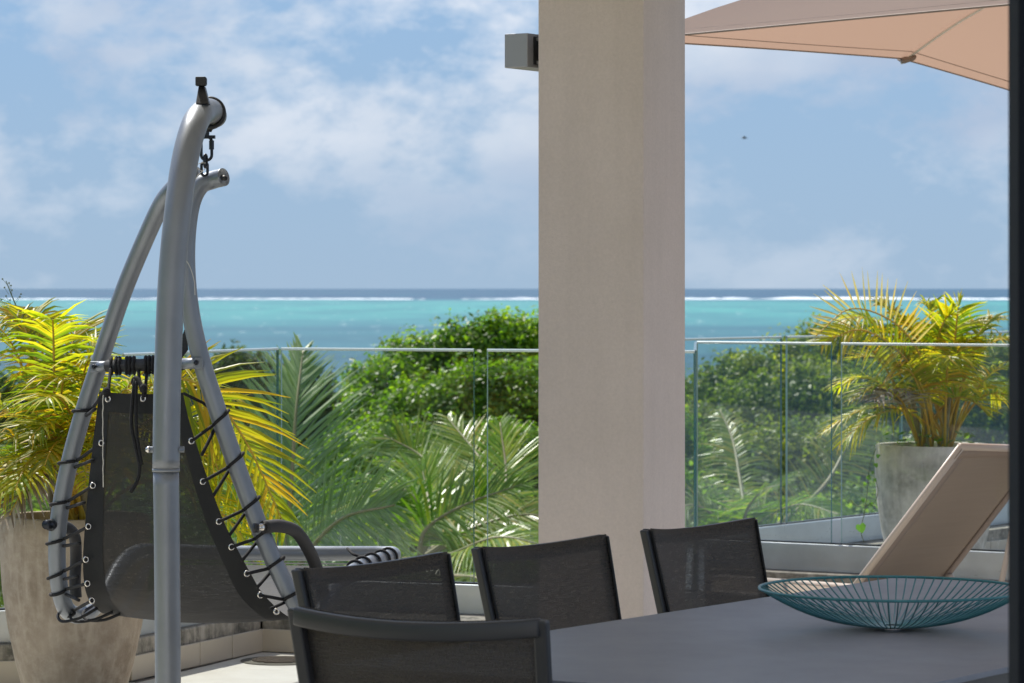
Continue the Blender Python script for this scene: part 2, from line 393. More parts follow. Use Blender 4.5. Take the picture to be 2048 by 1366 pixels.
M['edge_top'] = mat('polished_sunlit_glass_edge', (0.66, 0.76, 0.73), 0.2, spec=1.0, coat=1.0)  # sun glint along the top edge is put into this pale colour

# ---------------------------------------------------------------- sea
H = EZ + 12.4
def sea_mat():
    m = bpy.data.materials.new('lagoon_water'); m.use_nodes = True
    t = NT(m.node_tree); b = t.n['Principled BSDF']
    g = t.new('ShaderNodeNewGeometry'); pos = g.outputs['Position']
    sx = t.new('ShaderNodeSeparateXYZ'); t.l.new(pos, sx.inputs[0])
    y = sx.outputs[1]; x = sx.outputs[0]
    inv = t.math('DIVIDE', H * F, y)                     # 0 = far ocean, 80 = one kilometre
    n1 = t.noise(t.mapping(pos, scale=(1 / 260, 1 / 900, 1)), 1.0, 4, 0.6)
    n2 = t.noise(t.mapping(pos, scale=(1 / 60, 1 / 240, 1)), 1.0, 4, 0.6)
    q = t.math('ADD', inv, t.math('MULTIPLY', t.math('SUBTRACT', n1, 0.5), t.math('MULTIPLY', inv, 0.24)))
    q = t.math('DIVIDE', q, 200.0)
    col = t.ramp(q, [(0.0, (0.05, 0.10, 0.175)), (0.02, (0.035, 0.085, 0.155)), (0.09, (0.03, 0.08, 0.15)), (0.118, (0.045, 0.12, 0.19)), (0.128, (0.070, 0.27, 0.275)),
                     (0.20, (0.065, 0.285, 0.275)), (0.31, (0.052, 0.225, 0.24)), (0.375, (0.044, 0.19, 0.215)), (0.415, (0.028, 0.125, 0.165)), (0.46, (0.036, 0.15, 0.185)), (0.52, (0.026, 0.115, 0.155)), (0.60, (0.030, 0.135, 0.175)),
                     (0.72, (0.017, 0.08, 0.125)), (1.0, (0.03, 0.095, 0.15))])
    col = t.mix(t.math('MULTIPLY', t.ramp(n2, [(0.42, 0.0), (0.60, 1.0)]), 0.5), col, (0.028, 0.13, 0.18))
    n3 = t.noise(t.mapping(pos, scale=(1 / 9, 1 / 34, 1)), 1.0, 5, 0.65)
    col = t.mix(t.math('MULTIPLY', t.ramp(n3, [(0.5, 0.0), (0.75, 1.0)]), 0.35), col, (0.10, 0.24, 0.28))
    cap = t.math('MULTIPLY', t.ramp(t.noise(t.mapping(pos, scale=(1 / 7, 1 / 30, 1)), 1.0, 4, 0.6), [(0.665, 0.0), (0.71, 1.0)]), 0.8)
    col = t.mix(cap, col, (0.75, 0.8, 0.8))
    t.l.new(col, b.inputs['Base Color'])
    b.inputs['Roughness'].default_value = 0.5; b.inputs['Specular IOR Level'].default_value = 0.12
    bn = t.new('ShaderNodeBump'); bn.inputs['Strength'].default_value = 0.5; bn.inputs['Distance'].default_value = 0.5
    t.l.new(t.noise(t.mapping(pos, scale=(1 / 4, 1 / 8, 1)), 1.0, 5, 0.6), bn.inputs['Height']); t.l.new(bn.outputs[0], b.inputs['Normal'])
    return m
SEA_Z = EZ - H
mb = MB(); mb.add([(-30000, 150, SEA_Z), (30000, 150, SEA_Z), (30000, 60000, SEA_Z), (-30000, 60000, SEA_Z)], [(0, 1, 2, 3)])
mb.build('sea', sea_mat(), kind='structure', label='turquoise lagoon with darker water near shore and deep blue ocean beyond')
# breaking surf on the reef
def surf(y0, depth, hmax, x0, x1, name, seed, thresh, label):
    r = np.random.default_rng(seed); mb = MB(); nx = 900
    xs = np.linspace(x0, x1, nx)
    def sm(n, k):
        a = np.interp(np.arange(n), np.arange(0, n + k, k), r.random(len(np.arange(0, n + k, k)))); return a
    h = sm(nx, 60) * 0.5 + sm(nx, 16) * 0.32 + sm(nx, 3) * 0.25
    h = np.clip((h - thresh) * 2.2, 0, 1) * hmax * np.interp(xs, [x0, -300, 250, x1], [.35, .5, 1, 1])
    off = sm(nx, 40) * depth * 0.5
    rows = []
    for k, (fy, fz) in enumerate(((0, 0.0), (0.15, 0.85), (0.3, 1.0), (0.6, 0.45), (1.0, 0.0))):
        rows.append([(xs[i], y0 + off[i] + fy * depth, SEA_Z - 0.4 + (h[i] + 0.38 * (h[i] > 0)) * fz) for i in range(nx)])
    mb.grid(rows)
    return mb
foam = mat('white_foam', (0.86, 0.88, 0.90), 0.9, vscale=0.02, col2=(0.70, 0.78, 0.82))
o = surf(3950, 260, 2.6, -1300, 1300, 'surf', 4, 0.36, '').build('reef_surf', foam, kind='stuff')
tag(o, 'white line of surf breaking along the far reef', 'surf')
o = surf(4600, 200, 2.2, -1300, 1300, 'surf', 11, 0.62, '').build('outer_surf', foam, kind='stuff')
tag(o, 'thin broken breakers in the deep blue water beyond the reef', 'surf')

# ---------------------------------------------------------------- ground below the terrace
def zg(x, y):
    base = np.interp(y, [0, 22, 60, 120, 175], [-4.6, -4.8, -8.2, -11.2, -12.9])
    return base + 0.25 * math.sin(x * 0.21) * math.cos(y * 0.17)
mb = MB()
ys = list(np.linspace(-80, 10, 10)) + list(np.linspace(14, 60, 24)) + list(np.linspace(64, 190, 24)); xs = np.linspace(-60, 60, 50)
mb.grid([[(x, y, zg(x, y)) for x in xs] for y in ys])
M['earth'] = mat('hillside_earth', (0.045, 0.06, 0.022), 0.95, vscale=0.7, col2=(0.09, 0.085, 0.045), bump=1, bscale=8)
mb.build('ground', M['earth'], smooth=True, kind='structure', label='green hillside falling from the terrace to the lagoon')

# ---------------------------------------------------------------- railing plan (real coordinates)
def R2(px, d): p = P(px, HY, d); return Vector((p.x, p.y, 0))
g1 = R2(240, 11.64)
g0 = g1 + Vector((-1.9, -0.62, 0))
g2 = R2(558, 12.80)
g3 = R2(1390, 12.20)
r2a = R2(1525, 14.16); r2b = R2(2013, 13.59)
g4 = on_line(1391.0, r2a, r2b)
g5 = r2a + (r2b - r2a) * 2.0
g6 = R2(1374, 15.16); g7 = R2(1563, 16.05); g8 = R2(1762, 16.60)
dr = (g8 - g6).normalized()
g6b = g6 - dr * 0.3; g9 = g8 + dr * 2.6

def nrm(a, b):                      # normal towards the terrace (towards the camera side of the run)
    t = (b - a).normalized(); return Vector((t.y, -t.x, 0))
def isect(p, t, q, s):
    d = t.x * s.y - t.y * s.x
    k = ((q.x - p.x) * s.y - (q.y - p.y) * s.x) / d
    return p + t * k
def offset_chain(pts, offs):
    """offset polyline: offs per segment, mitred"""
    segs = [(pts[i] + nrm(pts[i], pts[i + 1]) * offs[i], (pts[i + 1] - pts[i]).normalized()) for i in range(len(pts) - 1)]
    out = [segs[0][0]]
    for i in range(1, len(segs)): out.append(isect(segs[i - 1][0], segs[i - 1][1], segs[i][0], segs[i][1]))
    out.append(pts[-1] + nrm(pts[-2], pts[-1]) * offs[-1])
    return out
chain = [g0, g1, g2, g3]
skirt = offset_chain(chain, [0.10, 0.08, 0.33])
backk = offset_chain(chain, [-0.14, -0.14, -0.14])

SK = 0.105; KT = 0.168; CH = 0.298; GT = 1.33
def skirting(parent, a, b, L=0.33, z0=0.0, thick=0.014):
    t = (b - a).normalized(); n = nrm(a, b); Lt = (b - a).length; k = max(1, round(Lt / L)); st = Lt / k
    R = Matrix.Rotation(math.atan2(t.y, t.x), 3, 'Z')
    me = None
    for i in range(k):
        c = a + t * (st * (i + 0.5)) + n * (0.003 + random.uniform(0, 0.0015)) + Vector((0, 0, z0 + SK / 2))
        if me is None:
            ob = MB().box((0, 0, 0), (st - 0.005, thick, SK - 0.006)).build('tile', M['tile'], parent, bevel=0.003, local=True)
            me = ob.data
        else:
            src = ob; ob = src.copy(); COL.objects.link(ob); ob.parent = parent
        ob.location = c - wl(parent); ob.rotation_euler = (0, 0, math.atan2(t.y, t.x))

def kerb(name, pts_front, pts_back, label, z0=0.0, top=KT):
    root = empty(name, pts_front[0], label=label, cat='kerb')
    for i in range(len(pts_front) - 1):
        a, b = pts_front[i], pts_front[i + 1]
        n = nrm(a, b)
        poly = [a - n * 0.006, b - n * 0.006, pts_back[i + 1], pts_back[i]]
        mbk = MB().prism([(p.x, p.y) for p in poly], z0 - 0.02, z0 + top)
        mbk.build('concrete_core', M['kerb'], root, bevel=0.006)
        skirting(root, a, b, z0=z0)
    return root
kA = kerb('terrace_kerb', skirt, backk, 'stained concrete kerb with cream tile skirting, angled round the near terrace edge')

def railing(name, segs, label, z0=0.0, top=GT, chan_h=(KT, CH), group=None, lit='edge_lit'):
    """segs: list of (a, b, [(s0,s1) pane spans in metres from a])"""
    root = empty(name, segs[0][0], label=label, cat='glass railing', group=group)
    for a, b, spans in segs:
        t = (b - a).normalized(); L = (b - a).length; ang = math.atan2(t.y, t.x)
        R = Matrix.Rotation(ang, 3, 'Z')
        c = (a + b) / 2
        m = MB()
        m.box(c + Vector((0, 0, z0 + (chan_h[0] + chan_h[1]) / 2)), (L, 0.085, chan_h[1] - chan_h[0]), R)
        m.build('base_channel', M['alu'], root, bevel=0.004)
        # seal strip on top
        MB().box(c + Vector((0, 0, z0 + chan_h[1] + 0.003)), (L, 0.03, 0.008), R).build('seal_strip', M['black'], root)
        for s0, s1 in spans:
            p = a + t * ((s0 + s1) / 2); w_ = s1 - s0; th = 0.013; zb = z0 + chan_h[1] - 0.02
            hh = top - zb
            m = MB(); x, yv, z = w_ / 2, th / 2, hh / 2
            vs = [R @ Vector(q) + p + Vector((0, 0, zb + z)) for q in ((-x, -yv, -z), (x, -yv, -z), (x, yv, -z), (-x, yv, -z), (-x, -yv, z), (x, -yv, z), (x, yv, z), (-x, yv, z))]
            m.add(vs, [(0, 1, 5, 4), (2, 3, 7, 6)], 0)
            m.add(vs, [(1, 2, 6, 5), (0, 3, 2, 1)], 1); m.add(vs, [(3, 0, 4, 7)], 3)
            m.add(vs, [(4, 5, 6, 7)], 2)
            # welded-looking arris: a rounded bead along the top edge, catches the sun
            e0, e1 = R @ Vector((-x, 0, z)) + p + Vector((0, 0, zb + z - 0.0035)), R @ Vector((x, 0, z)) + p + Vector((0, 0, zb + z - 0.0035))
            m.tube([e0, e1], th / 2 + 0.0002, 10, mi=2)
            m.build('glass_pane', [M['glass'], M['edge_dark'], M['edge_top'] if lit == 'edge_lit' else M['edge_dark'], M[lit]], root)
    return root
def span_px(a, b, px0, px1):
    t = (b - a).normalized()
    s = sorted(((on_line(px, a, b) - a).dot(t)) for px in (px0, px1))
    return (s[0], s[1])
L1 = (g3 - g2).length
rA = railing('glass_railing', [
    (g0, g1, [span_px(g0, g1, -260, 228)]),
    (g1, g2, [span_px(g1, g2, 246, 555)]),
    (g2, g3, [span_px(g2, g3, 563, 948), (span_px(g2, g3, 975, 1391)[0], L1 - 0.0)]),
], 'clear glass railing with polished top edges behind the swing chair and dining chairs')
# raised strip and second railing to the right
side_a = g3 + (g4 - g3).normalized() * 0.06
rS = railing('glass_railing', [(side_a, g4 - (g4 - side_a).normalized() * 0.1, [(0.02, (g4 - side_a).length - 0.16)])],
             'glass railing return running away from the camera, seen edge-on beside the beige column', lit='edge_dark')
off2 = 0.16
s2a = g4 + nrm(r2a, r2b) * off2; s2b = g5 + nrm(r2a, r2b) * off2
b2a = g4 - nrm(r2a, r2b) * 0.13; b2b = g5 - nrm(r2a, r2b) * 0.13
kB = kerb('terrace_kerb', [s2a, s2b], [b2a, b2b], 'stained concrete kerb with pale sunlit top edge behind the reclined lounger', top=0.204)
sr = nrm(g3, g4)
kC = kerb('terrace_kerb', [g3 + Vector((0.10, -0.1, 0)), s2a + Vector((0.05, 0.0, 0))], [g3 + Vector((-0.10, -0.1, 0)), s2a + Vector((-0.10, 0, 0))], 'short concrete kerb running back beside the beige column to the second railing')
Lr2 = (g5 - g4).length
p16 = span_px(g4, g5, 1391, 1663); p17 = span_px(g4, g5, 1683, 2500)
rB = railing('glass_railing', [(g4, g5, [(0.01, p16[1]), (p17[0], Lr2)])],
             'clear glass railing in front of the right planter palm, behind the taupe lounger', chan_h=(0.204, 0.340))
pa = span_px(g6b, g9, 1345, 1562); pb = span_px(g6b, g9, 1573, 1800)
rC = railing('glass_railing', [(g6b, g9, [pa, pb, (pb[1] + 0.02, (g9 - g6b).length)])],
             'farthest glass railing slanting away behind the right planter', chan_h=(0.14, 0.285))
kD = kerb('planter_kerb', [g6b + nrm(g6b, g9) * 0.2, g9 + nrm(g6b, g9) * 0.2], [g6b - nrm(g6b, g9) * 0.14, g9 - nrm(g6b, g9) * 0.14],
          'weathered concrete kerb under the farthest slanting railing', z0=-0.03)

# ---------------------------------------------------------------- terrace floor
edge_poly = [(p.x, p.y) for p in [backk[0] + Vector((-3, -1, 0))] + backk + [g4 - Vector((0.1, -0.1, 0)), b2b]]
fl_poly = [(9, 9.0), (9, -5), (-9, -5), (-9, 11)] + edge_poly
fl_poly = [(-9, -5), (9, -5), (9, b2b.y - 1)] + [(b2b.x, b2b.y), (g4.x - .05, g4.y + .1)] + [(p.x, p.y) for p in backk[::-1]] + [(-9, backk[0].y - 1.5)]
mb = MB().prism(fl_poly, -0.35, -0.004)
floor = mb.build('terrace_floor', M['grout'], kind='structure', label='terrace floor laid with pale square tiles')
# tiles near the corner in view
tx = (g3 - g2).normalized(); ty = Vector((-tx.y, tx.x, 0)); TS = 0.60
org = skirt[2]
def inside(p, poly):
    c = False; n = len(poly)
    for i in range(n):
        x0, y0 = poly[i]; x1, y1 = poly[(i + 1) % n]
        if (y0 > p.y) != (y1 > p.y) and p.x < (x1 - x0) * (p.y - y0) / (y1 - y0) + x0: c = not c
    return c
inner = [(-9, -5), (9, -5), (9, s2b.y - 1), (s2b.x, s2b.y), (s2a.x + .05, s2a.y), (g3.x + .12, g3.y - .1)] + [(p.x, p.y) for p in skirt[::-1]] + [(-9, skirt[0].y - 1.5)]
tile_me = None; joined = MB(); cnt = 0
for i in range(-14, 16):
    for j in range(-8, 40):
        c = org + tx * (TS * (i + 0.5)) - ty * (TS * (j + 0.5))
        if not inside(c, inner): continue
        py = HY + EZ * F / c.y if c.y > 1 else 9999; px = CX + c.x * F / c.y if c.y > 1 else 9999
        if -150 < px < 2100 and py < 1500 and c.y > 8:
            if tile_me is None:
                tob = MB().box((0, 0, -0.003), (TS - 0.006, TS - 0.006, 0.006)).build('tile', M['floor_tile'], floor, local=True, bevel=0.0015, segs=1); tile_me = tob.data
            else:
                src = tob; tob = src.copy(); COL.objects.link(tob); tob.parent = floor
            tob.location = (c.x, c.y, random.uniform(-0.0006, 0.0006)); tob.rotation_euler = (0, 0, math.atan2(tx.y, tx.x)); cnt += 1
        else:
            R = Matrix.Rotation(math.atan2(tx.y, tx.x), 3, 'Z')
            joined.box((c.x, c.y, -0.0035), (TS - 0.006, TS - 0.006, 0.005), R)
joined.build('inner_tiles', M['floor_tile'], floor, kind='stuff')
# deck between the second and the farthest railing
dk = [(g4.x, g4.y + .12), (b2b.x + .3, b2b.y), (g9.x + 1, g9.y), (g9.x, g9.y), (g6b.x, g6b.y)]
MB().prism([(p.x, p.y) for p in (g4 + Vector((0, .14, 0)), b2b, g9 + Vector((1.5, -1, 0)), g9, g6b)], -0.35, -0.001).build('planter_deck', M['kerb'], kind='structure', label='concrete ledge behind the second railing that carries the planter')
# mass under the terrace
MB().prism([(-9, -6), (9, -6), (9, 15.2), (g6b.x + .2, g6b.y - .1), (g3.x - .4, g3.y + .0), (g2.x, g2.y - .1), (g1.x, g1.y), (-9, 11)], -5.2, -0.36).build('terrace_wall', M['wallp'], kind='structure')

# drain patch on the floor
dc = PZ(560, 1322, 0.0)
m = MB(); n = 40
def patch_ring(rx, ry, z, jag, seed):
    r = random.Random(seed); return [(dc.x + math.cos(a) * rx * (1 + r.uniform(-jag, jag)), dc.y + math.sin(a) * ry * (1 + r.uniform(-jag, jag)), z) for a in [2 * math.pi * i / n for i in range(n)]]
root = empty('floor_drain', dc, label='round rusty drain cover set flush in the pale tiles near the corner', cat='drain')
m.add(patch_ring(0.17, 0.17, 0.0032, 0.0, 1), [tuple(range(n))]); m.build('drain_rim', mat('drain_grit', (0.13, 0.12, 0.09), 0.9, var=0.5, vscale=60, bump=1), root)
m = MB()
for k in range(-4, 5):
    hw = math.sqrt(max(0, 0.12 ** 2 - (k * 0.026) ** 2)); m.box((dc.x, dc.y + k * 0.026, 0.007), (2 * hw, 0.012, 0.004))
m.build('grille_bars', mat('rusty_iron', (0.09, 0.065, 0.045), 0.85, var=0.4, vscale=50), root)

# ---------------------------------------------------------------- house: column, roof, back wall, door frame
th = math.radians(-24.3); cl = Vector((math.cos(th), math.sin(th), 0)); cr = Vector((-math.sin(th), math.cos(th), 0))
Yn = 10 * K; N = Vector(((1287 - CX) / F * Yn, Yn, 0)); cs = 0.405
cpoly = [N, N + cr * cs, N + cr * cs - cl * cs, N - cl * cs]
MB().prism([(p.x, p.y) for p in cpoly], 0.0, 2.899).build('column', M['column'], kind='structure', bevel=0.004, label='square beige painted column carrying the roof')
e1 = Vector((0.05, 12.15, 0))
roof_poly = [e1, e1 + cl * 4.6, Vector((4.2, 5.0, 0)), Vector((-4.7, 5.0, 0))]  # unseen; outline shaped to shade the table and let sun bounce from behind
MB().prism([(p.x, p.y) for p in roof_poly], 2.90, 3.15).build('roof', M['wallp'], kind='structure', label='unseen flat roof slab shading the dining terrace, cut back toward the camera')
MB().box((0.7, -4.2, 1.45), (11, 0.2, 2.9)).build('back_wall', M['wallp'], kind='structure')
dfx = (2016 - CX) / F * 4.7
m = MB(); m.box((dfx + 0.05, 4.65, 1.449), (0.10, 0.10, 2.898))
m.build('door_frame', mat('navy_black_door_paint', (0.003, 0.005, 0.009), 0.7, spec=0.15, bump=0.3, bscale=500), kind='structure', bevel=0.004, label='dark door frame upright close to the camera')

# grey box fitting behind the column
ba = math.radians(58); bd = Vector((math.cos(ba), math.sin(ba), 0)); bn_ = Vector((-bd.y, bd.x, 0))
bs = Vector(((1055 - CX) / F * 11.63, 11.63, 0)) + bd * 0.0; bz = EZ + (HY - 100) * 11.63 / F
bh = 0.122
root = empty('awning_box', bs + Vector((0, 0, bz)), label='grey square-section metal awning box jutting out behind the top of the column', cat='awning box')
R = Matrix.Rotation(ba, 3, 'Z')
M['greybox'] = mat('grey_metal_box', (0.36, 0.36, 0.37), 0.45, 0.3, bump=0.1)
cen = bs + bd * 0.56 + bn_ * (bh * .4) + Vector((0, 0, bz))
MB().box(cen, (1.12, bh * .8, bh), R).build('housing', M['greybox'], root, bevel=0.003)
fp = bs + bd * 0.25 - bn_ * 0.002 + Vector((0, 0, bz))
MB().box(fp, (0.42, 0.006, bh * .82), R).build('side_plate', M['black'], root)
m = MB()
for dx_ in (0.06, 0.42):
    for dz in (-0.042, 0.042):
        c = bs + bd * dx_ - bn_ * 0.006 + Vector((0, 0, bz + dz)); MB().box(c, (0.012, 0.006, 0.012), R).build('screw', M['greybox'], root)

# ---------------------------------------------------------------- plant pots
def pot(cx_px, d, z0, zr, rmax, matk, label, prof=None, fill=True):
    c = P(cx_px, HY, d); c.z = z0
    h = zr - z0
    root = empty('plant_pot', c, label=label, cat='plant pot')
    pr = [(0.60, 0), (0.66, 0.05), (0.78, 0.22), (0.89, 0.42), (0.965, 0.62), (0.995, 0.80), (1.0, 0.92), (0.985, 1.0)]
    out = [(r * rmax, z * h) for r, z in pr]
    inn = [(r - 0.028, z) for r, z in out[::-1]][:4]
    m = MB().lathe(out + [(out[-1][0] - 0.006, h + 0.004), (inn[0][0] + 0.004, h + 0.004)] + inn, c, 64, cap0=True)
    m.build('pot_body', matk, root, smooth=True)
    rs = inn[1][0] + 0.002
    m = MB(); rr = random.Random(3)
    rows = []
    for i in range(8):
        rows.append([(c.x + rs * i / 7 * math.cos(a), c.y + rs * i / 7 * math.sin(a), zr - 0.06 + rr.uniform(-.012, .012)) for a in [2 * math.pi * k / 24 for k in range(25)]])
    m.grid(rows); m.build('soil', M['soil'], root)
    return c
potL = pot(150, 10.9, 0.0, 0.726, 0.287, M['pot'], 'large weathered brown concrete planter pot behind the swing chair')
potR = pot(1870, 14.95, 0.0, 0.775, 0.315, M['pot2'], 'large grey streaked concrete planter pot behind the reclined lounger')

# ---------------------------------------------------------------- palm fronds
def frond_mesh(path, n, Lf, wid, mbl, lift=0.25, droop=0.25, a0=72, a1=32, up=None, start=0.18, jit=0.12, segs=3, tipdrop=0.0, one_side=0, rr=random, lift_r=None, n0=None, wj=.35):
    """leaflets along path (list of Vectors)"""
    npt = len(path) - 1
    for side in (-1, 1):
        if one_side and side != one_side: continue
        for k in range(n):
            s = start + (1 - start) * (k + 0.5 * (side > 0)) / n
            if rr.random() < 0.03: continue
            f = s * npt; i = min(int(f), npt - 1); p = path[i].lerp(path[i + 1], f - i)
            T = (path[i + 1] - path[i]).normalized()
            U0 = Vector((0, 0, 1)) if up is None else up
            Sd = T.cross(U0)
            if Sd.length < 0.15: Sd = T.cross(Vector((0.3, -1, 0)))
            Sd.normalize(); U = Sd.cross(T).normalized()
            u = (s - start) / (1 - start)
            a = math.radians(a0 + (a1 - a0) * u + rr.uniform(-9, 9))
            D = (T * math.cos(a) + Sd * side * math.sin(a) + U * ((lift_r if lift_r is not None and side > 0 else lift) + rr.uniform(-jit, jit))).normalized()
            L = Lf * (0.55 + 0.45 * math.sin(math.pi * min(1, u * 0.85 + 0.18))) * (1 - 0.55 * max(0, u - 0.75) / 0.25) * rr.uniform(0.86, 1.08)
            wv = D.cross(n0 if n0 is not None and side > 0 else U); wv = wv.normalized() if wv.length > .01 else Sd
            wv = (wv + Vector((rr.uniform(-wj, wj), rr.uniform(-wj, wj), rr.uniform(-wj, wj)))).normalized()
            nn = D.cross(wv).normalized()
            dr_ = droop * rr.uniform(0.6, 1.5)
            vs = []; fs = []
            for q in range(segs + 1):
                t = q / segs
                c = p + D * (L * t) + Vector((0, 0, -1)) * (dr_ * L * t * t)
                ww = wid * (0.55 + 1.6 * t if t < 0.25 else 1.0 - ((t - 0.25) / 0.75) ** 1.6) * 0.5
                ww = max(ww, wid * 0.04)
                vs += [c + wv * ww, c - nn * ww * 0.35, c - wv * ww]
                if q:
                    b = q * 3
                    fs += [(b - 3, b, b + 1, b - 2), (b - 2, b + 1, b + 2, b - 1)]
            mbl.add(vs, fs)

def frond(parent, path, n, Lf, wid, ml, ms, rs=0.008, **kw):
    st = MB().tube(path, [rs * (1 - 0.8 * i / (len(path) - 1)) + 0.0012 for i in range(len(path))], 6)
    st_o = st.build('frond', ms, parent, smooth=True)
    lv = MB(); frond_mesh(path, n, Lf, wid, lv, **kw)
    lv.build('leaflets', ml, st_o)
    return st_o

def areca(c, zr, d, tips, label, seedv, Lf=0.25, n=29, wid=0.0145):
    rr = random.Random(seedv)
    root = empty('areca_palm', (c.x, c.y, zr - 0.06), label=label, cat='palm')
    # cane stems
    for k in range(6):
        a = k / 6 * 6.28; b0 = Vector((c.x + 0.06 * math.cos(a), c.y + 0.06 * math.sin(a), zr - 0.08))
        MB().tube(spline([b0, b0 + Vector((0.03 * math.cos(a), 0.03 * math.sin(a), 0.16)), b0 + Vector((0.07 * math.cos(a), 0.06 * math.sin(a), 0.36))], 8), [0.020 - 0.0012 * i for i in range(9)], 8).build('cane', M['cane'], root, smooth=True)
    for tip in tips:
        px, py, dd, arch = tip[:4]
        e = P(px, py, d + dd)
        a = rr.uniform(0, 6.28); s0 = Vector((c.x + 0.08 * math.cos(a), c.y + 0.08 * math.sin(a), zr - 0.04))
        v = e - s0
        ctrl = s0 + Vector((v.x * 0.42, v.y * 0.42, max(v.z, 0) * 0.78 + arch * 1.15))
        path = bez(s0, ctrl, e, 22)
        dead = len(tip) > 4
        frond(root, path, int(n * rr.uniform(.9, 1.15)), Lf * rr.uniform(0.85, 1.15), wid, M['dryleaf'] if dead else M['areca'], M['rachis'], rs=0.007,
              lift=rr.uniform(0.15, 0.5), droop=rr.uniform(0.2, 0.55), start=0.36, rr=rr, a0=76, a1=34, jit=.08)
    return root
M['cane'] = mat('pale_palm_cane', (0.28, 0.26, 0.16), 0.6, vscale=12, col2=(0.16, 0.13, 0.09))
tipsL = [(570, 1045, -.1, .42), (528, 1085, .15, .40), (548, 985, .0, .34), (505, 905, .2, .30), (470, 800, .1, .30), (395, 740, -.1, .26), (520, 1120, -.2, .36),
         (320, 770, .3, .2), (268, 790, -.3, .2), (215, 690, .1, .18), (160, 650, .3, .15), (105, 640, -.2, .15), (60, 625, .2, .2), (10, 640, .1, .25), (-60, 660, .2, .3),
         (-110, 850, .1, .3), (-60, 930, -.3, .3), (-20, 1000, -.35, .28), (30, 980, -.45, .30), (90, 930, -.4, .26), 
         (200, 880, -.35, .22), (250, 950, -.3, .3), (170, 980, -.45, .3), (130, 760, -.35, .16), (230, 830, .35, .2), (340, 900, .35, .3), 
         (180, 720, -.3, .12), (90, 800, -.45, .18), (-90, 1010, .2, .3), (20, 1030, -.4, .32, 1), (60, 880, -.3, .25)]
areca(potL, 0.726, 10.9, tipsL, 'bushy yellow areca palm spreading behind the hanging swing chair', 5)
tipsR = [(1632, 690, -.1, .30), (1690, 640, .1, .25), (1668, 655, -.2, .34), (1760, 610, .1, .15), (1850, 610, .1, .15), (1905, 630, -.1, .16), (1965, 650, .2, .2), (2040, 690, .0, .25), (2080, 760, .1, .3),
         (2060, 830, -.2, .3), (2000, 800, .2, .26), (1900, 720, -.3, .2), (1646, 868, -.1, .30), (1678, 892, -.25, .34), (1672, 780, .2, .26), (1700, 720, .3, .2), (1930, 720, .3, .14), (1800, 740, -.3, .14), (1750, 800, -.3, .18, 1), (1820, 680, .2, .12), (1800, 635, -.1, .1), (1885, 650, .1, .08), (1750, 690, -.2, .16), (1945, 680, -.1, .12), (1995, 640, .1, .16), (1920, 600, .0, .1), (1700, 800, -.2, .26), (1975, 830, -.2, .26)]
areca(potR, 0.775, 14.95, tipsR, 'yellow areca palm in the grey pot behind the lounger', 9, Lf=0.24, n=28, wid=0.0165)
# hand-placed fronds that shape the two palms' outlines
M['tan'] = leaf('parched_palm_leaf', [(0.0, (0.34, 0.30, 0.12)), (0.6, (0.50, 0.42, 0.20)), (1.0, (0.55, 0.38, 0.10))], (1.5, 1.4, 0.7), 0.5, 0.4)
palms = [o for o in bpy.data.objects if o.name.startswith('areca_palm')]
def extra(root, pts, **kw):
    ml = kw.pop('m', M['areca']); L = kw.pop('L', .25); n = kw.pop('n', 28); w_ = kw.pop('w', .017)
    frond(root, spline([P(*q) for q in pts], 34), n, L, w_, ml, M['rachis'], rs=.007, rr=random.Random(len(pts) + n), **kw)
extra(palms[1], [(1868, 880, 14.9), (1858, 790, 14.8), (1835, 700, 14.7), (1780, 640, 14.6), (1700, 618, 14.5), (1632, 672, 14.4)], m=M['tan'], L=.225, n=24, w=.014, up=(0, -1, .05), one_side=1, a0=82, a1=50, lift=.0, droop=.03, start=.42, jit=.03)
extra(palms[1], [(1868, 880, 14.9), (1850, 790, 14.8), (1800, 705, 14.7), (1720, 660, 14.6), (1640, 690, 14.5)], L=.24, n=30, w=.015, up=(0, -1, .6), a0=70, a1=36, lift=.1, droop=.25, start=.36)
extra(palms[0], [(150, 1040, 10.9), (215, 860, 10.85), (300, 770, 10.8), (400, 770, 10.75), (490, 880, 10.75), (572, 1058, 10.7)], L=.30, n=36, w=.018, up=(0, -1, .25), a0=62, a1=30, lift=.05, droop=.22, start=.40)
extra(palms[0], [(150, 1040, 10.9), (230, 900, 10.95), (330, 830, 11.0), (430, 880, 11.0), (535, 1080, 11.0)], L=.27, n=32, w=.017, up=(0, -1, .4), a0=62, a1=30, lift=.05, droop=.25, start=.40)
# ---------------------------------------------------------------- coconut palms below the terrace
def cocopalm(name, crown, ground_z, fronds, label, d, mat_l=None, n=66, Lf=0.60, wid=0.021, trunk=True):
    root = empty(name, (crown.x, crown.y, ground_z), label=label, cat='palm')
    if trunk:
        pts = spline([Vector((crown.x + 0.35, crown.y + 0.2, ground_z)), Vector((crown.x + 0.2, crown.y + 0.1, (ground_z + crown.z) / 2)), crown], 12)
        MB().tube(pts, [0.16 - 0.005 * i for i in range(13)], 10).build('trunk', M['bark'], root, smooth=True)
    for fr in fronds:
        pts = [crown if q is None else P(*q) for q in fr['p']]
        path = spline(pts, 40)
        kw = dict(lift=fr.get('lift', 0.12), droop=fr.get('droop', 0.22), start=fr.get('start', 0.15), a0=fr.get('a0', 68), a1=fr.get('a1', 30), jit=0.05, segs=4)
        if 'lift_r' in fr: kw['lift_r'] = fr['lift_r']; kw['n0'] = Vector((-.28, -.5, .82)); kw['wj'] = .16
        if 'up' in fr: kw['up'] = Vector(fr['up']).normalized()
        if 'one' in fr: kw['one_side'] = fr['one']
        frond(root, path, fr.get('n', n), fr.get('L', Lf), fr.get('w', wid), fr.get('m', M['coco']), M['coco_stem'], rs=0.022, **kw)
    return root
D1 = 20.0
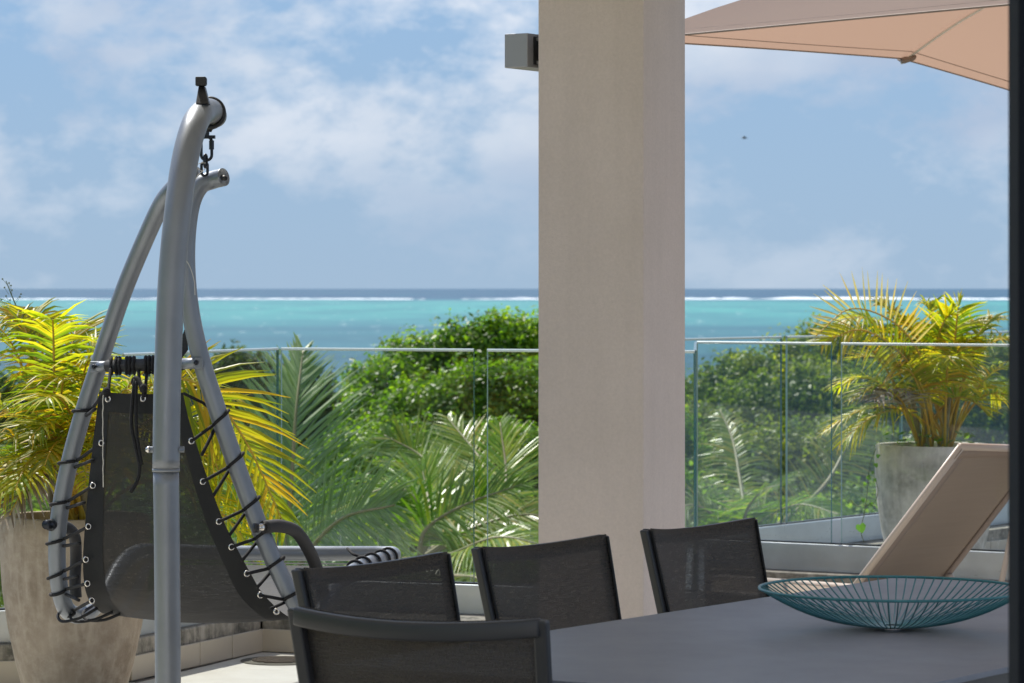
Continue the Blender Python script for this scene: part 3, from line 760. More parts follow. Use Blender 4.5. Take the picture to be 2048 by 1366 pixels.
cc = P(838, 1120, D1)
Y_ = M['coco_young']
fr1 = [
    dict(p=[None, (852, 1060, D1), (930, 1010, D1 - .1), (1046, 968, D1 - .2)], droop=.30, lift=.3, up=(0, -1, .9), L=.60),
    dict(p=[None, (850, 1050, D1 + .2), (815, 985, D1 + .3), (745, 985, D1 + .2), (668, 1040, D1)], droop=.55, up=(0, -.3, 1), L=.62),
    dict(p=[None, (862, 1040, D1 + .5), (855, 990, D1 + .8), (845, 940, D1 + 1)], m=Y_, up=(0, -1, .1), L=.62, a0=48, a1=14, droop=.05, n=50),
    dict(p=[None, (880, 1000, D1 + 1.2), (850, 920, D1 + 1.8), (768, 870, D1 + 2)], up=(.2, -.9, .6), droop=.12, L=.60),
    dict(p=[None, (960, 1010, D1 + 1), (965, 930, D1 + 1.5), (895, 835, D1 + 2)], m=Y_, up=(.2, -.9, .5), droop=.12, L=.55),
    dict(p=[None, (985, 1030, D1 + .5), (1012, 960, D1 + 1), (1000, 845, D1 + 1.4)], m=Y_, up=(0, -1, .1), droop=.08, L=.55, a0=50),
    dict(p=[None, (900, 1110, D1 - .5), (1000, 1075, D1 - .8), (1120, 1100, D1 - 1)], m=Y_, droop=.45, up=(0, -.4, 1), L=.55),
    dict(p=[None, (940, 1060, D1), (1060, 1030, D1), (1180, 1070, D1)], m=Y_, droop=.4, up=(0, -.4, 1), L=.55),
    dict(p=[None, (780, 1120, D1 - .6), (700, 1130, D1 - 1), (610, 1190, D1 - 1.2)], droop=.5, up=(0, -.4, 1), L=.6),
    dict(p=[None, (900, 1150, D1 - 1), (960, 1160, D1 - 1.5), (1010, 1220, D1 - 1.7)], droop=.5, up=(0, -.5, 1), L=.55),
]
cocopalm('coconut_palm', cc, -4.9, fr1, 'coconut palm with arching green fronds seen through the middle glass pane', D1)
D2 = 17.5
cc2 = P(560, 1230, D2)
fr2 = [
    dict(p=[None, (572, 1080, D2), (583, 960, D2 + .1), (592, 820, D2 + .3), (606, 700, D2 + .6)], up=(-.25, -1, .0), lift=.10, lift_r=-.30, droop=.06, L=.74, a0=56, a1=16, n=74, w=.030, start=.05, m=M['coco_gloss']),
    dict(p=[None, (600, 1130, D2 - .4), (680, 1040, D2 - .8), (790, 1010, D2 - 1)], up=(-.3, -1, .6), lift_r=-.25, droop=.15, L=.66, n=70, m=M['coco_gloss']),
    dict(p=[None, (500, 1120, D2 - .2), (400, 1040, D2 - .4), (300, 1030, D2 - .5)], droop=.4, L=.55, up=(0, -.5, 1)),
    dict(p=[None, (540, 1100, D2 + .6), (500, 960, D2 + 1), (440, 860, D2 + 1.3)], droop=.15, L=.55, up=(.2, -1, .3)),
    dict(p=[None, (600, 1180, D2 - .8), (650, 1150, D2 - 1.2), (720, 1180, D2 - 1.5)], droop=.4, L=.55, up=(0, -.5, 1)),
    dict(p=[None, (450, 1200, D2 - .8), (330, 1180, D2 - 1.2), (230, 1230, D2 - 1.4)], droop=.4, L=.55, up=(0, -.5, 1)),
    dict(p=[None, (440, 1120, D2 + .4), (250, 1050, D2 + .3), (60, 1080, D2)], droop=.4, L=.55, up=(0, -.5, 1)),
]
cocopalm('coconut_palm', cc2, -4.8, fr2, 'tall upright coconut palm frond fanning beside the left edge of the glass, glinting in sun', D2)
D3 = 24.0
cc3 = P(1500, 1090, D3)
fr3 = [
    dict(p=[None, (1490, 1030, D3), (1520, 985, D3 - .3), (1565, 968, D3 - .6)], droop=.2, L=.5, up=(0, -.8, 1)),
    dict(p=[None, (1530, 1040, D3), (1600, 1010, D3 - .3), (1680, 1030, D3 - .6)], droop=.35, L=.5, up=(0, -.5, 1)),
    dict(p=[None, (1480, 960, D3 + .6), (1465, 880, D3 + 1), (1440, 820, D3 + 1.3)], droop=.5, L=.5, m=Y_, up=(0, -1, .3)),
    dict(p=[None, (1440, 1040, D3), (1380, 1010, D3), (1320, 1050, D3 - .3)], droop=.4, L=.5, up=(0, -.5, 1)),
    dict(p=[None, (1640, 980, D3 + 1), (1700, 880, D3 + 1.6), (1740, 820, D3 + 2)], droop=.3, L=.6, m=Y_, up=(.2, -1, .4)),
]
cocopalm('coconut_palm', cc3, -5.0, fr3, 'small coconut palm with a pale sunlit frond low behind the right panes', D3)

# ---------------------------------------------------------------- broadleaf trees
def leaf_cloud(blobs, d, n_cl, per, lsize, depth=0.8, clr=0.30, seed=1, flat=0.85, out=0.62, stair=0.0):
    """numpy leaf quads clustered on lobes: blobs (px,py,rpx[,dd])"""
    r = np.random.default_rng(seed)
    B = []
    for b in blobs:
        dd = b[3] if len(b) > 3 else 0
        if stair: dd -= max(0, b[1] - 740) * stair
        c = P(b[0], b[1], d + dd); B.append((c.x, c.y, c.z, b[2] * d / F0))
    B = np.array(B); wt = B[:, 3] ** 2; wt /= wt.sum()
    idx = r.choice(len(B), n_cl, p=wt)
    dirv = r.normal(size=(n_cl, 3)); dirv /= np.linalg.norm(dirv, axis=1)[:, None]
    rad = B[idx, 3] * (out + (1.02 - out) * r.random(n_cl) ** 0.6)
    sp = r.random(n_cl) < .10; rad = np.where(sp, B[idx, 3] * r.uniform(1.0, 1.0 + min(.35, .22), n_cl), rad)
    cc_ = B[idx, :3] + dirv * rad[:, None] * np.array([1, depth, flat])
    N_ = n_cl * per
    c = np.repeat(cc_, per, 0); dv = np.repeat(dirv, per, 0)
    clsize = np.repeat(clr * np.where(sp, r.uniform(.35, .7, n_cl), r.uniform(0.5, 1.35, n_cl)), per)
    o = r.normal(size=(N_, 3)); o /= np.linalg.norm(o, axis=1)[:, None]
    c = c + o * (clsize * r.random(N_) ** 0.5)[:, None]
    nrm_ = 0.5 * dv + 0.5 * o + r.normal(size=(N_, 3)) * 0.6 + np.array([0, 0, 0.5]); nrm_ /= np.linalg.norm(nrm_, axis=1)[:, None]
    a = r.normal(size=(N_, 3)); a -= (a * nrm_).sum(1)[:, None] * nrm_; a /= np.linalg.norm(a, axis=1)[:, None]
    b = np.cross(nrm_, a); L = lsize * r.uniform(0.5, 1.35, N_)[:, None]
    v = np.stack([c - a * L * .5, c + b * L * .26 + nrm_ * L * .06, c + a * L * .5, c - b * L * .26 + nrm_ * L * .06], 1).reshape(-1, 3)
    k = np.arange(N_)[:, None] * 4
    f = np.concatenate([k + np.array([[0, 1, 2]]), k + np.array([[0, 2, 3]])], 1).reshape(-1, 3)
    return v, f
def np_mesh(name, v, f, mt, parent=None, **kw):
    org = np.array(wl(parent)) if parent is not None else np.zeros(3)
    me = bpy.data.meshes.new(name); n = f.shape[1]
    me.vertices.add(len(v)); me.vertices.foreach_set('co', (v - org).astype(np.float32).ravel())
    me.loops.add(f.size); me.loops.foreach_set('vertex_index', f.astype(np.int32).ravel())
    me.polygons.add(len(f)); me.polygons.foreach_set('loop_start', np.arange(0, f.size, n, dtype=np.int32))
    try: me.polygons.foreach_set('loop_total', np.full(len(f), n, dtype=np.int32))
    except Exception: pass
    me.update(calc_edges=True); me.materials.append(mt)
    o = bpy.data.objects.new(name, me); COL.objects.link(o)
    if parent is not None: o.parent = parent
    return o
def tree(name, blobs, d, n_cl, per, ls, mt, label, base_px, gz, seed=1, group=None, trunk_r=0.18, **kw):
    bp = P(base_px, HY, d); root = empty(name, (bp.x, bp.y, gz), label=label, cat='tree', group=group)
    v, f = leaf_cloud(blobs, d, n_cl, per, ls, seed=seed, **kw)
    np_mesh('crown', v, f, mt, root)
    low = min(P(b[0], b[1] + b[2], d).z for b in blobs)
    fork = Vector((bp.x, bp.y, gz + max(0.8, (low - gz) * 0.9)))
    m = MB().tube(spline([Vector((bp.x, bp.y, gz - .2)), Vector((bp.x + .1, bp.y, (gz + fork.z) / 2)), fork], 8), [trunk_r * (1 - .04 * i) for i in range(9)], 10)
    tr_ = m.build('trunk', M['bark'], root, smooth=True)
    rr = random.Random(seed)
    for b in blobs[:14]:
        e = P(b[0], b[1], d + (b[3] if len(b) > 3 else 0))
        mid = fork.lerp(e, .5) + Vector((rr.uniform(-.15, .15), rr.uniform(-.15, .15), -.1))
        MB().tube(spline([fork, mid, e], 8), [trunk_r * .5 * (1 - .1 * i) for i in range(9)], 6).build('limb', M['bark'], tr_, smooth=True)
    return root
tA = [(1010, 705, 72), (925, 712, 66), (1090, 700, 70), (1170, 720, 80), (1260, 770, 90), (855, 745, 70), (800, 790, 70), (752, 845, 60), (725, 915, 56), (850, 850, 90, -.5), (960, 830, 100, -.8), (1070, 830, 110, -.8),
      (1190, 860, 110, -.5), (780, 940, 90, -.4), (900, 960, 110, -.9), (1040, 980, 120, -1), (1180, 1000, 120, -.6), (1290, 900, 100), (760, 1030, 80), (870, 1080, 110, -.6), (1010, 1110, 120, -.6), (735, 770, 34), (800, 706, 28), (748, 800, 48), (815, 735, 48), (1300, 1040, 120)]
tree('broadleaf_tree', tA, 32, 5400, 38, 0.072, M['tree'], 'large glossy green broadleaf tree rising above the middle glass panes', 960, -6.2, seed=3, clr=0.24, stair=.009)
tB = [(1640, 715, 60), (1700, 710, 62), (1570, 745, 60), (1490, 770, 58), (1430, 790, 50), (1385, 815, 50), (1760, 720, 70), (1840, 740, 80), (1930, 760, 80), (2030, 770, 90), (1620, 820, 90, -.6), (1520, 850, 90, -.5),
      (1420, 890, 80), (1720, 830, 100, -.8), (1830, 860, 110, -.6), (1950, 870, 110), (1560, 950, 100, -.6), (1450, 980, 90), (1680, 950, 110, -.8), (1350, 920, 90), (1350, 1030, 90), (1600, 1040, 100), (1500, 1080, 90), (1720, 1050, 100), (1850, 1000, 120), (1400, 1110, 80), (2050, 900, 120)]
tree('broadleaf_tree', tB, 37, 5400, 36, 0.080, M['tree2'], 'wide spreading green tree mass behind the right-hand glass railing', 1640, -6.6, seed=8, clr=0.30, stair=.011)
tC = [[(424, 745, 20), (420, 790, 40), (470, 760, 26), (468, 722, 15), (465, 735, 18), (500, 790, 40)],
      [(510, 735, 17), (512, 760, 28), (530, 800, 40), (566, 742, 13), (590, 752, 22), (600, 810, 44), (632, 768, 18)],
      [(300, 770, 40), (350, 760, 34), (380, 745, 24), (330, 830, 60), (240, 800, 50)],
      [(655, 815, 26), (690, 820, 32), (660, 860, 44), (620, 870, 44)],
      [(40, 790, 50), (110, 780, 50), (170, 800, 50), (-30, 800, 60), (90, 860, 70), (200, 860, 70)]]
lab = ['thin grey-green tree, its two knobbly tops just above the glass by the right swing tube', 'dark bushy tree top showing between the glass joint and the upright palm frond',
       'low green tree behind the black lacing of the swing back', 'small green tree at the foot of the big broadleaf tree', 'distant low tree hidden behind the left areca palm']
for i, b in enumerate(tC):
    b2 = b + [(sum(q[0] for q in b) / len(b), 900, 70), (sum(q[0] for q in b) / len(b) + 20, 980, 80)]
    tree('shoreside_tree', b2, 58, 420, 30, 0.16, M['casuarina'], lab[i], b[0][0] + 30, -8.0, seed=20 + i, clr=0.35, group='small trees toward the shore', trunk_r=0.12)
def hedge():  # added out of view so the panes reflect dark leaves instead of sky
    r = np.random.default_rng(12); n = 9000
    t = r.random(n); side = r.random(n) < .75
    x = np.where(side, -9.5 + r.normal(size=n) * .45, -9 + 3.0 * r.random(n)); y = -9 + 20 * t
    z = -.4 + 3.4 * r.random(n) ** .8 + .3 * np.sin(y * 1.3)
    c = np.stack([x, y, z], 1); a = r.normal(size=(n, 3)); a /= np.linalg.norm(a, axis=1)[:, None]; b = r.normal(size=(n, 3)); b -= (a * b).sum(1)[:, None] * a; b /= np.linalg.norm(b, axis=1)[:, None]
    L = .22; v = np.stack([c - a * L, c + b * L * .5, c + a * L, c - b * L * .5], 1).reshape(-1, 3); k = np.arange(n)[:, None] * 4
    return v, np.concatenate([k + np.array([[0, 1, 2]]), k + np.array([[0, 2, 3]])], 1).reshape(-1, 3)
v, f = hedge(); o = np_mesh('reflection_hedge', v, f, M['tree2']); tag(o, 'unseen leaf hedge added left of the terrace to darken reflections in the glass', 'hedge', kind='stuff')
# shrub layer covering the hillside
def undergrowth():
    r = np.random.default_rng(5); vs = []; fs = []; k = 0
    for (d, px0, px1, pyt, rp, n) in ((24, -60, 2100, 1160, 60, 46), (28, -60, 2100, 1110, 60, 44), (33, -60, 2100, 1040, 55, 44), (42, -60, 2100, 1010, 50, 44), (52, -60, 1000, 960, 50, 36), (60, -60, 760, 880, 45, 30), (40, 1300, 2100, 930, 50, 24)):
        blobs = [(px0 + (px1 - px0) * i / (n - 1) + r.uniform(-20, 20), pyt + r.uniform(-30, 40), rp * r.uniform(.7, 1.3)) for i in range(n)]
        v, f = leaf_cloud(blobs, d, 1100, 26, 0.0042 * d ** 0.92, seed=int(r.integers(1e6)), clr=0.22 * d / 28)
        vs.append(v); fs.append(f + k); k += len(v)
    return np.concatenate(vs), np.concatenate(fs)
v, f = undergrowth()
o = np_mesh('undergrowth', v, f, M['tree2']); tag(o, 'dense mixed green undergrowth covering the slope below the terrace', 'undergrowth', kind='stuff')

# ---------------------------------------------------------------- weed with round flower heads, vines
def weed():
    rr = random.Random(4); d = 11.15
    root = empty('leucaena_sprig', (potL.x - .05, potL.y, .66), label='thin wild sprig with round flower heads poking above the left palm', cat='weed')
    stem = spline([Vector((potL.x - .05, potL.y, .66)), P(118, 860, d), P(78, 740, d), P(60, 660, d), P(36, 620, d), P(12, 562, d)], 40)
    MB().tube(stem, [0.005 * (1 - .8 * i / 40) + .0008 for i in range(41)], 6).build('stem', M['weedstem'], root)
    balls = [(48, 617, .0085, 0), (63, 618, .009, 1), (15, 628, .008, 0), (30, 640, .008, 0)]
    for k, (px, py, r_, c_) in enumerate(balls):
        c = P(px, py, d); m = MB()
        m.tube([P(px + 8, py + 40, d), c], 0.0012, 5)
        m.build('flower_stalk', M['weedstem'], root)
        m = MB(); prof = [(r_ * math.sin(math.pi * i / 8) + 1e-5, -r_ * math.cos(math.pi * i / 8)) for i in range(9)]
        m.lathe(prof, c, 12); m.build('flower_head', M['peach'] if c_ == 0 else M['creamf'], root, smooth=True)
    m = MB()
    for (px, py) in [(5, 558), (18, 566), (9, 575), (24, 580), (12, 592), (20, 600), (42, 588), (40, 594), (22, 571), (2, 600)]:
        c = P(px, py, d); r_ = .0035; m.lathe([(r_ * math.sin(math.pi * i / 6) + 1e-5, -r_ * math.cos(math.pi * i / 6)) for i in range(7)], c, 8)
        m.tube([c, P(px * .4 + 14, py + 14, d)], .0007, 4)
    m.build('buds', M['weedstem'], root)
    for (a, b) in [((60, 660), (-10, 640)), ((62, 670), (10, 700)), ((40, 630), (-20, 600)), ((78, 740), (20, 760)), ((70, 700), (120, 690)), ((85, 760), (60, 800))]:
        pth = bez(P(*a, d), P((a[0] + b[0]) / 2, min(a[1], b[1]) - 14, d), P(*b, d), 14); lv = MB()
        frond_mesh(pth, 16, .022, .006, lv, lift=.1, droop=.2, start=.1, segs=2, rr=rr); lv.tube(pth, .0008, 4)
        lv.build('leaf_spray', M['weed'], root)
M['weedstem'] = mat('green_stem', (0.10, 0.13, 0.03), 0.6)
M['peach'] = mat('peach_flower', (0.50, 0.22, 0.10), 0.9, bump=1, bscale=900)
M['creamf'] = mat('cream_flower', (0.65, 0.52, 0.30), 0.9, bump=1, bscale=900)
weed()
def vine():
    rr = random.Random(6); d = 14.5
    root = empty('trailing_vine', (P(1745, 905, d)), label='thin green vine hanging down beside the grey pot with one heart-shaped leaf', cat='vine')
    pth = spline([P(1752, 897, d), P(1740, 930, d), P(1735, 980, d), P(1730, 1020, d), P(1722, 1060, d), P(1728, 1085, d)], 30)
    MB().tube(pth, .0022, 5).build('stem', M['weedstem'], root)
    p2 = spline([P(1733, 1010, d), P(1712, 1012, d), P(1700, 1000, d), P(1695, 1006, d)], 14); MB().tube(p2, .002, 5).build('tendril', M['weedstem'], root)
    p3 = spline([P(1733, 1012, d), P(1748, 1005, d), P(1756, 985, d), P(1752, 960, d)], 14); MB().tube(p3, .002, 5).build('tendril', M['weedstem'], root)
    def hleaf(px, py, s, rz, m):
        c = P(px, py, d - .02); pts = [(0, -.55), (.32, -.25), (.52, .1), (.4, .42), (.15, .45), (0, .3), (-.15, .45), (-.4, .42), (-.52, .1), (-.32, -.25)]
        ca, sa = math.cos(rz), math.sin(rz)
        m.add([c + Vector(((x * ca - y * sa) * s, -abs(x) * s * .3, (x * sa + y * ca) * s)) for x, y in pts] + [c], [(i, (i + 1) % 10, 10) for i in range(10)])
    m = MB(); hleaf(1722, 1056, .052, 0.3, m); m.build('leaf', M['weed'], root)
    m = MB()
    for px, py in ((1737, 955), (1730, 968), (1745, 945), (1742, 1008), (1726, 1000), (1750, 960), (1752, 930), (1756, 912)): hleaf(px, py, rr.uniform(.016, .028), rr.uniform(0, 6), m)
    m.build('small_leaves', M['weed'], root, kind='stuff')
vine()
def potweeds(c, zr, label, seed, n=120, rad=.3):
    rr = random.Random(seed); m = MB()
    for i in range(n):
        a = rr.uniform(0, 6.28); q = rad * rr.uniform(.3, 1.05); b = Vector((c.x + q * math.cos(a), c.y + q * math.sin(a), zr + rr.uniform(-.04, .07)))
        s = rr.uniform(.02, .045); u = Vector((rr.uniform(-1, 1), rr.uniform(-1, 1), rr.uniform(-.4, .6))).normalized(); w_ = u.cross(Vector((rr.uniform(-.5, .5), rr.uniform(-.5, .5), 1))).normalized()
        m.add([b - u * s * .6, b + w_ * s * .4, b + u * s * .6, b - w_ * s * .4], [(0, 1, 2), (0, 2, 3)])
    o = m.build('pot_weeds', M['weed'], kind='stuff'); tag(o, label, 'weeds')
potweeds(potR, .775, 'small green weeds growing round the base of the palm in the grey pot', 3)

# ---------------------------------------------------------------- parasol
D_ = 1.4287
def PU(px, py, d): return P(px, py, d * D_)
ap = Vector((2.95, 13.6, 3.02))
corners = [PU(1255, 80, 7.95), PU(1803, 117, 9.55), PU(2190, 234, 10.1), Vector((4.4, 15.0, 2.5)), Vector((4.3, 11.9, 2.55)), PU(2130, -1, 7.15)]
root = empty('parasol', (ap.x, ap.y, 0), label='large taupe parasol canopy leaning in over the right side of the terrace', cat='parasol')
m = MB(); nc = len(corners)
def canopt(i, s, t):
    A, B = corners[i], corners[(i + 1) % nc]
    e = A.lerp(B, t) ; mid = 4 * t * (1 - t)
    e = e + (ap - e) * 0.007 * mid
    p = e.lerp(ap, s)
    p = p + Vector((0, 0, 1)) * (0.17 * math.sin(math.pi * min(1, s * 1.05)) * (1 - .35 * mid) * (1 - s * .3))
    return p
for i in range(nc): m.grid([[canopt(i, s / 14, t / 14) for t in range(15)] for s in range(15)])
m.build('canopy', M['canopy'], root, smooth=True)
M['pole'] = mat('white_rib_metal', (0.8, 0.78, 0.74), 0.4, 0.4)
for i in range(nc):
    pts = [canopt(i, s / 14, 0) - Vector((0, 0, .022)) for s in range(0, 15)]
    rb = MB().tube(pts, .0065, 8).build('rib', M['pole'], root, smooth=True)
    A = corners[i]; v = (ap - A).normalized(); c = A + v * .03 - Vector((0, 0, .014))
    MB().tube([A - v * .02 + Vector((0, 0, .006)), c, c + v * .075 - Vector((0, 0, .004))], [.014, .022, .018], 8, squash=.55).build('corner_pocket', M['pocket'] if 'pocket' in M else M['lounger_band'], rb, smooth=True)
# seam hem along the panels' edges
m = MB()
for i in range(nc): m.tube([canopt(i, 0, t / 14) for t in range(15)], .0045, 6)
m.build('hem', M['lounger_band'], root)
m = MB()
for i in range(nc): m.tube([canopt(i, .035, t / 14) - Vector((0, 0, .002)) for t in range(15)], .0022, 4)
m.build('stitched_seam', M['lounger_band'], root)
MB().tube([ap + Vector((0, 0, .06)), ap - Vector((0, 0, .35))], [.03, .05], 12).build('hub', M['pole'], root, smooth=True)
mastb = Vector((4.9, 13.9, 0)); MB().tube([mastb, mastb + Vector((0, 0, 3.0))], .04, 14).build('mast', M['pole'], root, smooth=True)
MB().tube([mastb + Vector((0, 0, 3.0)), ap + Vector((0, 0, .1))], .03, 10).build('arm', M['pole'], root, smooth=True)
MB().box(mastb + Vector((0, 0, .05)), (.9, .9, .1)).build('base', M['kerb'], root, bevel=.01)

# ---------------------------------------------------------------- dining table
u_ = Vector((.578, .816, 0)); nT = Vector((.816, -.578, 0))
b0 = PZ(1260, 1236, .755); b0.z = 0
endd = Vector((math.cos(math.radians(-31)), math.sin(math.radians(-31)), 0))
farc = PZ(1790, 1154.5, .755); farc.z = 0
u_ = (farc - b0).normalized()
A0 = b0 - u_ * (8.323 * .816 + .302 * .578 - 5.72)
wT = 1.22 / abs(endd.dot(Vector((u_.y, -u_.x, 0))))
fe = PZ(1876, 1366, .755); fe2 = PZ(2013, 1333, .755); fe.z = fe2.z = 0
nT = Vector((u_.y, -u_.x, 0)); wperp = ((fe - b0).dot(nT) + (fe2 - b0).dot(nT)) / 2
wT = wperp / endd.dot(nT)
top = [A0, farc, farc + endd * wT, A0 + endd * wT]
root = empty('dining_table', sum(top, Vector()) / 4, label='long dark grey dining table with a thin matt top and the wire bowl on it', cat='table')
M['tabletop'] = mat('matt_grey_tabletop', (0.195, 0.212, 0.25), 0.42, spec=0.5, vscale=9, col2=(0.178, 0.195, 0.232), bump=0.1, bscale=600)
wear('tabletop', .40, .50, (3, 3, 1))
MB().prism([(p.x, p.y) for p in top], .742, .755).build('tabletop', M['tabletop'], root, bevel=.002)
def inset(p, k): c = sum(top, Vector()) / 4; return c + (p - c) * k
fr_ = [inset(p, .93) for p in top]
m = MB()
for i in range(4):
    a, b = fr_[i], fr_[(i + 1) % 4]; t = (b - a); m.box((a + b) / 2 + Vector((0, 0, .712)), (t.length, .04, .056), Matrix.Rotation(math.atan2(t.y, t.x), 3, 'Z'))
m.build('apron', M['frame'], root)
for p in fr_: MB().box(p + Vector((0, 0, .37)), (.06, .06, .742), Matrix.Rotation(math.atan2(u_.y, u_.x), 3, 'Z')).build('leg', M['frame'], root, bevel=.003)

# ---------------------------------------------------------------- dining chairs
def chair_proto():
    root = empty('dining_chair', (0, 0, 0), cat='chair', group='dining chairs round the table')
    Wt, Wb = .285, .262; zt = .908; zs = .45
    def back(x, z, off=0):           # x in -1..1, z height -> local point on back surface (outer side -y)
        s = (z - zs) / (zt - zs); wv = Wb + (Wt - Wb) * s
        bow = (1 - x * x) * .045 * max(0.0, s)
        y = -.215 - .105 * max(0, s) - bow
        return Vector((x * wv, y + off, z - (1 - x * x) * .016 * max(0, s)))
    def bar(rows_out, w_, th, name):
        pass
    # back posts (rectangular) with rear legs
    for sx in (-1, 1):
        m = MB()
        zs_ = [zt, .75, .6, zs + .02, .42]
        pts = [back(sx * 1.0, z) for z in zs_] + [Vector((sx * .262, -.235, .2)), Vector((sx * .266, -.285, 0.0))]
        hw, ht = .015, .013
        vs = []
        for p in pts: vs += [p + Vector((-hw, -ht, 0)), p + Vector((hw, -ht, 0)), p + Vector((hw, ht, 0)), p + Vector((-hw, ht, 0))]
        n_ = len(pts); fs = [(i * 4 + k, i * 4 + (k + 1) % 4, i * 4 + 4 + (k + 1) % 4, i * 4 + 4 + k) for i in range(n_ - 1) for k in range(4)]
        fs += [(3, 2, 1, 0), tuple((n_ - 1) * 4 + k for k in range(4))]
        m.add(vs, fs); m.build('leg', M['frame'], root, local=True, bevel=.005)
    for sx in (-1, 1):
        MB().tube([Vector((sx * .262, .235, .43)), Vector((sx * .264, .25, 0))], .014, 4).build('leg', M['frame'], root, local=True, bevel=.003)
    # top rail
    m = MB(); vs = []; nn_ = 18; hh = .036
    for i in range(nn_ + 1):
        x = -1 + 2 * i / nn_; p = back(x, zt)
        vs += [p + Vector((0, -.0135, -hh)), p + Vector((0, .0135, -hh)), p + Vector((0, .0135, .004)), p + Vector((0, -.0135, .004))]
    fs = [(i * 4 + k, i * 4 + (k + 1) % 4, i * 4 + 4 + (k + 1) % 4, i * 4 + 4 + k) for i in range(nn_) for k in range(4)] + [(3, 2, 1, 0), tuple(nn_ * 4 + k for k in range(4))]
    m.add(vs, fs); m.build('top_rail', M['frame'], root, local=True, bevel=.006, smooth=True)
    # fabric back: on the sitter's side, wraps over rail and posts
    rows = []
    for j in range(15):
        z = zt + .006 - (zt + .006 - zs - .03) * j / 14
        rows.append([back(-.985 + 1.97 * i / 18, min(z, zt), .0165 + .004 * (1 - (2 * i / 18 - 1) ** 6)) + Vector((0, 0, max(0, z - zt))) for i in range(19)])
    m = MB().grid(rows); o = m.build('backrest', M['textilene'], root, local=True, smooth=True)
    sd_ = o.modifiers.new('solid', 'SOLIDIFY'); sd_.thickness = .0015
    for sx in (-1, 1): MB().tube([back(sx * .985, z, .019) for z in (zt - .002, .8, .7, .6, .5, zs + .03)], .0042, 6).build('edge_piping', M['band'], root, local=True, smooth=True)
    # seat
    rows = [[Vector((-.25 + .5 * i / 10, -.21 + .45 * j / 8, .448 - .012 * math.sin(math.pi * i / 10))) for i in range(11)] for j in range(9)]
    MB().grid(rows).build('seat', M['textilene'], root, local=True, smooth=True)
    m = MB()
    for sx in (-1, 1): m.box((sx * .255, .01, .436), (.026, .46, .026))
    m.box((0, .235, .436), (.5, .026, .026)); m.box((0, -.21, .43), (.5, .022, .022)); m.build('seat_frame', M['frame'], root, local=True, bevel=.003)
    return root
ch0 = chair_proto()
def copy_tree(o, parent=None):
    c = o.copy(); COL.objects.link(c); c.parent = parent
    for ch in [x for x in list(bpy.data.objects) if x.parent == o]: copy_tree(ch, c)
    return c
ztop = .90
def place_chair(o, l, r, facing_cam, label, scale=1.0):
    a = PZ(l[0], l[1], ztop); b = PZ(r[0], r[1], ztop)
    mid = (a + b) / 2; t = (b - a).normalized()
    # local +x -> t if back faces the camera; seat in +y
    ang = math.atan2(t.y, t.x)
    if facing_cam: ang += math.pi          # sitter's side towards camera
    Rz = Matrix.Rotation(ang, 3, 'Z')
    off = Rz @ Vector((0, -.32, 0))
    o.location = (mid.x - off.x, mid.y - off.y, 0); o.rotation_euler = (0, 0, ang)
    w_ = (b - a).length; o.scale = (min(1.12, max(.98, w_ / .585)), 1, 1)
    o['label'] = label
chs = [ch0] + [copy_tree(ch0) for _ in range(3)]
place_chair(chs[0], (584, 1224), (1089, 1248), False, 'black mesh dining chair at the table end, its back turned to us, nearest of all')
place_chair(chs[1], (592, 1146), (891, 1112), True, 'black mesh dining chair directly in front of the swing chair footrest')
place_chair(chs[2], (956, 1102), (1204, 1077), True, 'black mesh dining chair standing before the left face of the beige column')
place_chair(chs[3], (1288, 1066), (1506, 1043), True, 'black mesh dining chair just right of the column, nearest the wire bowl')

# ---------------------------------------------------------------- wire bowl
bc = PZ(1785, 1256, .757); bc.z = .757
Rb = .330; hb = .098
root = empty('wire_bowl', bc, label='wide shallow teal wire fruit bowl on the grey table', cat='bowl')
M['teal'] = mat('teal_painted_wire', (0.06, 0.25, 0.28), 0.35, 0.1, var=0.2)
def bprof(s): return Rb * s ** .80, .006 + (hb - .006) * s ** 2.1
rim = [bc + Vector((Rb * math.cos(a), Rb * math.sin(a), hb)) for a in [2 * math.pi * k / 96 for k in range(97)]]
MB().tube(rim, .0036, 8, caps=False).build('rim', M['teal'], root, smooth=True)
m = MB(); rim2 = [bc + Vector((.045 * math.cos(a), .045 * math.sin(a), .004)) for a in [2 * math.pi * k / 32 for k in range(33)]]
m.tube(rim2, .0018, 6, caps=False).build('foot_ring', M['teal'], root, smooth=True)
wire = None
for k in range(84):
    a = 2 * math.pi * k / 84
    if wire is None:
        pts = [Vector((0.02 + (Rb - .02) * s, 0, .006 + (hb - .006) * s ** 2.25)) for s in [i / 11 for i in range(12)]]
        wire = MB().tube(pts, .0019, 5, caps=False).build('wire', M['teal'], root, local=True, smooth=True); ob = wire
    else:
        ob = wire.copy(); COL.objects.link(ob); ob.parent = root
    ob.rotation_euler = (0, 0, a)

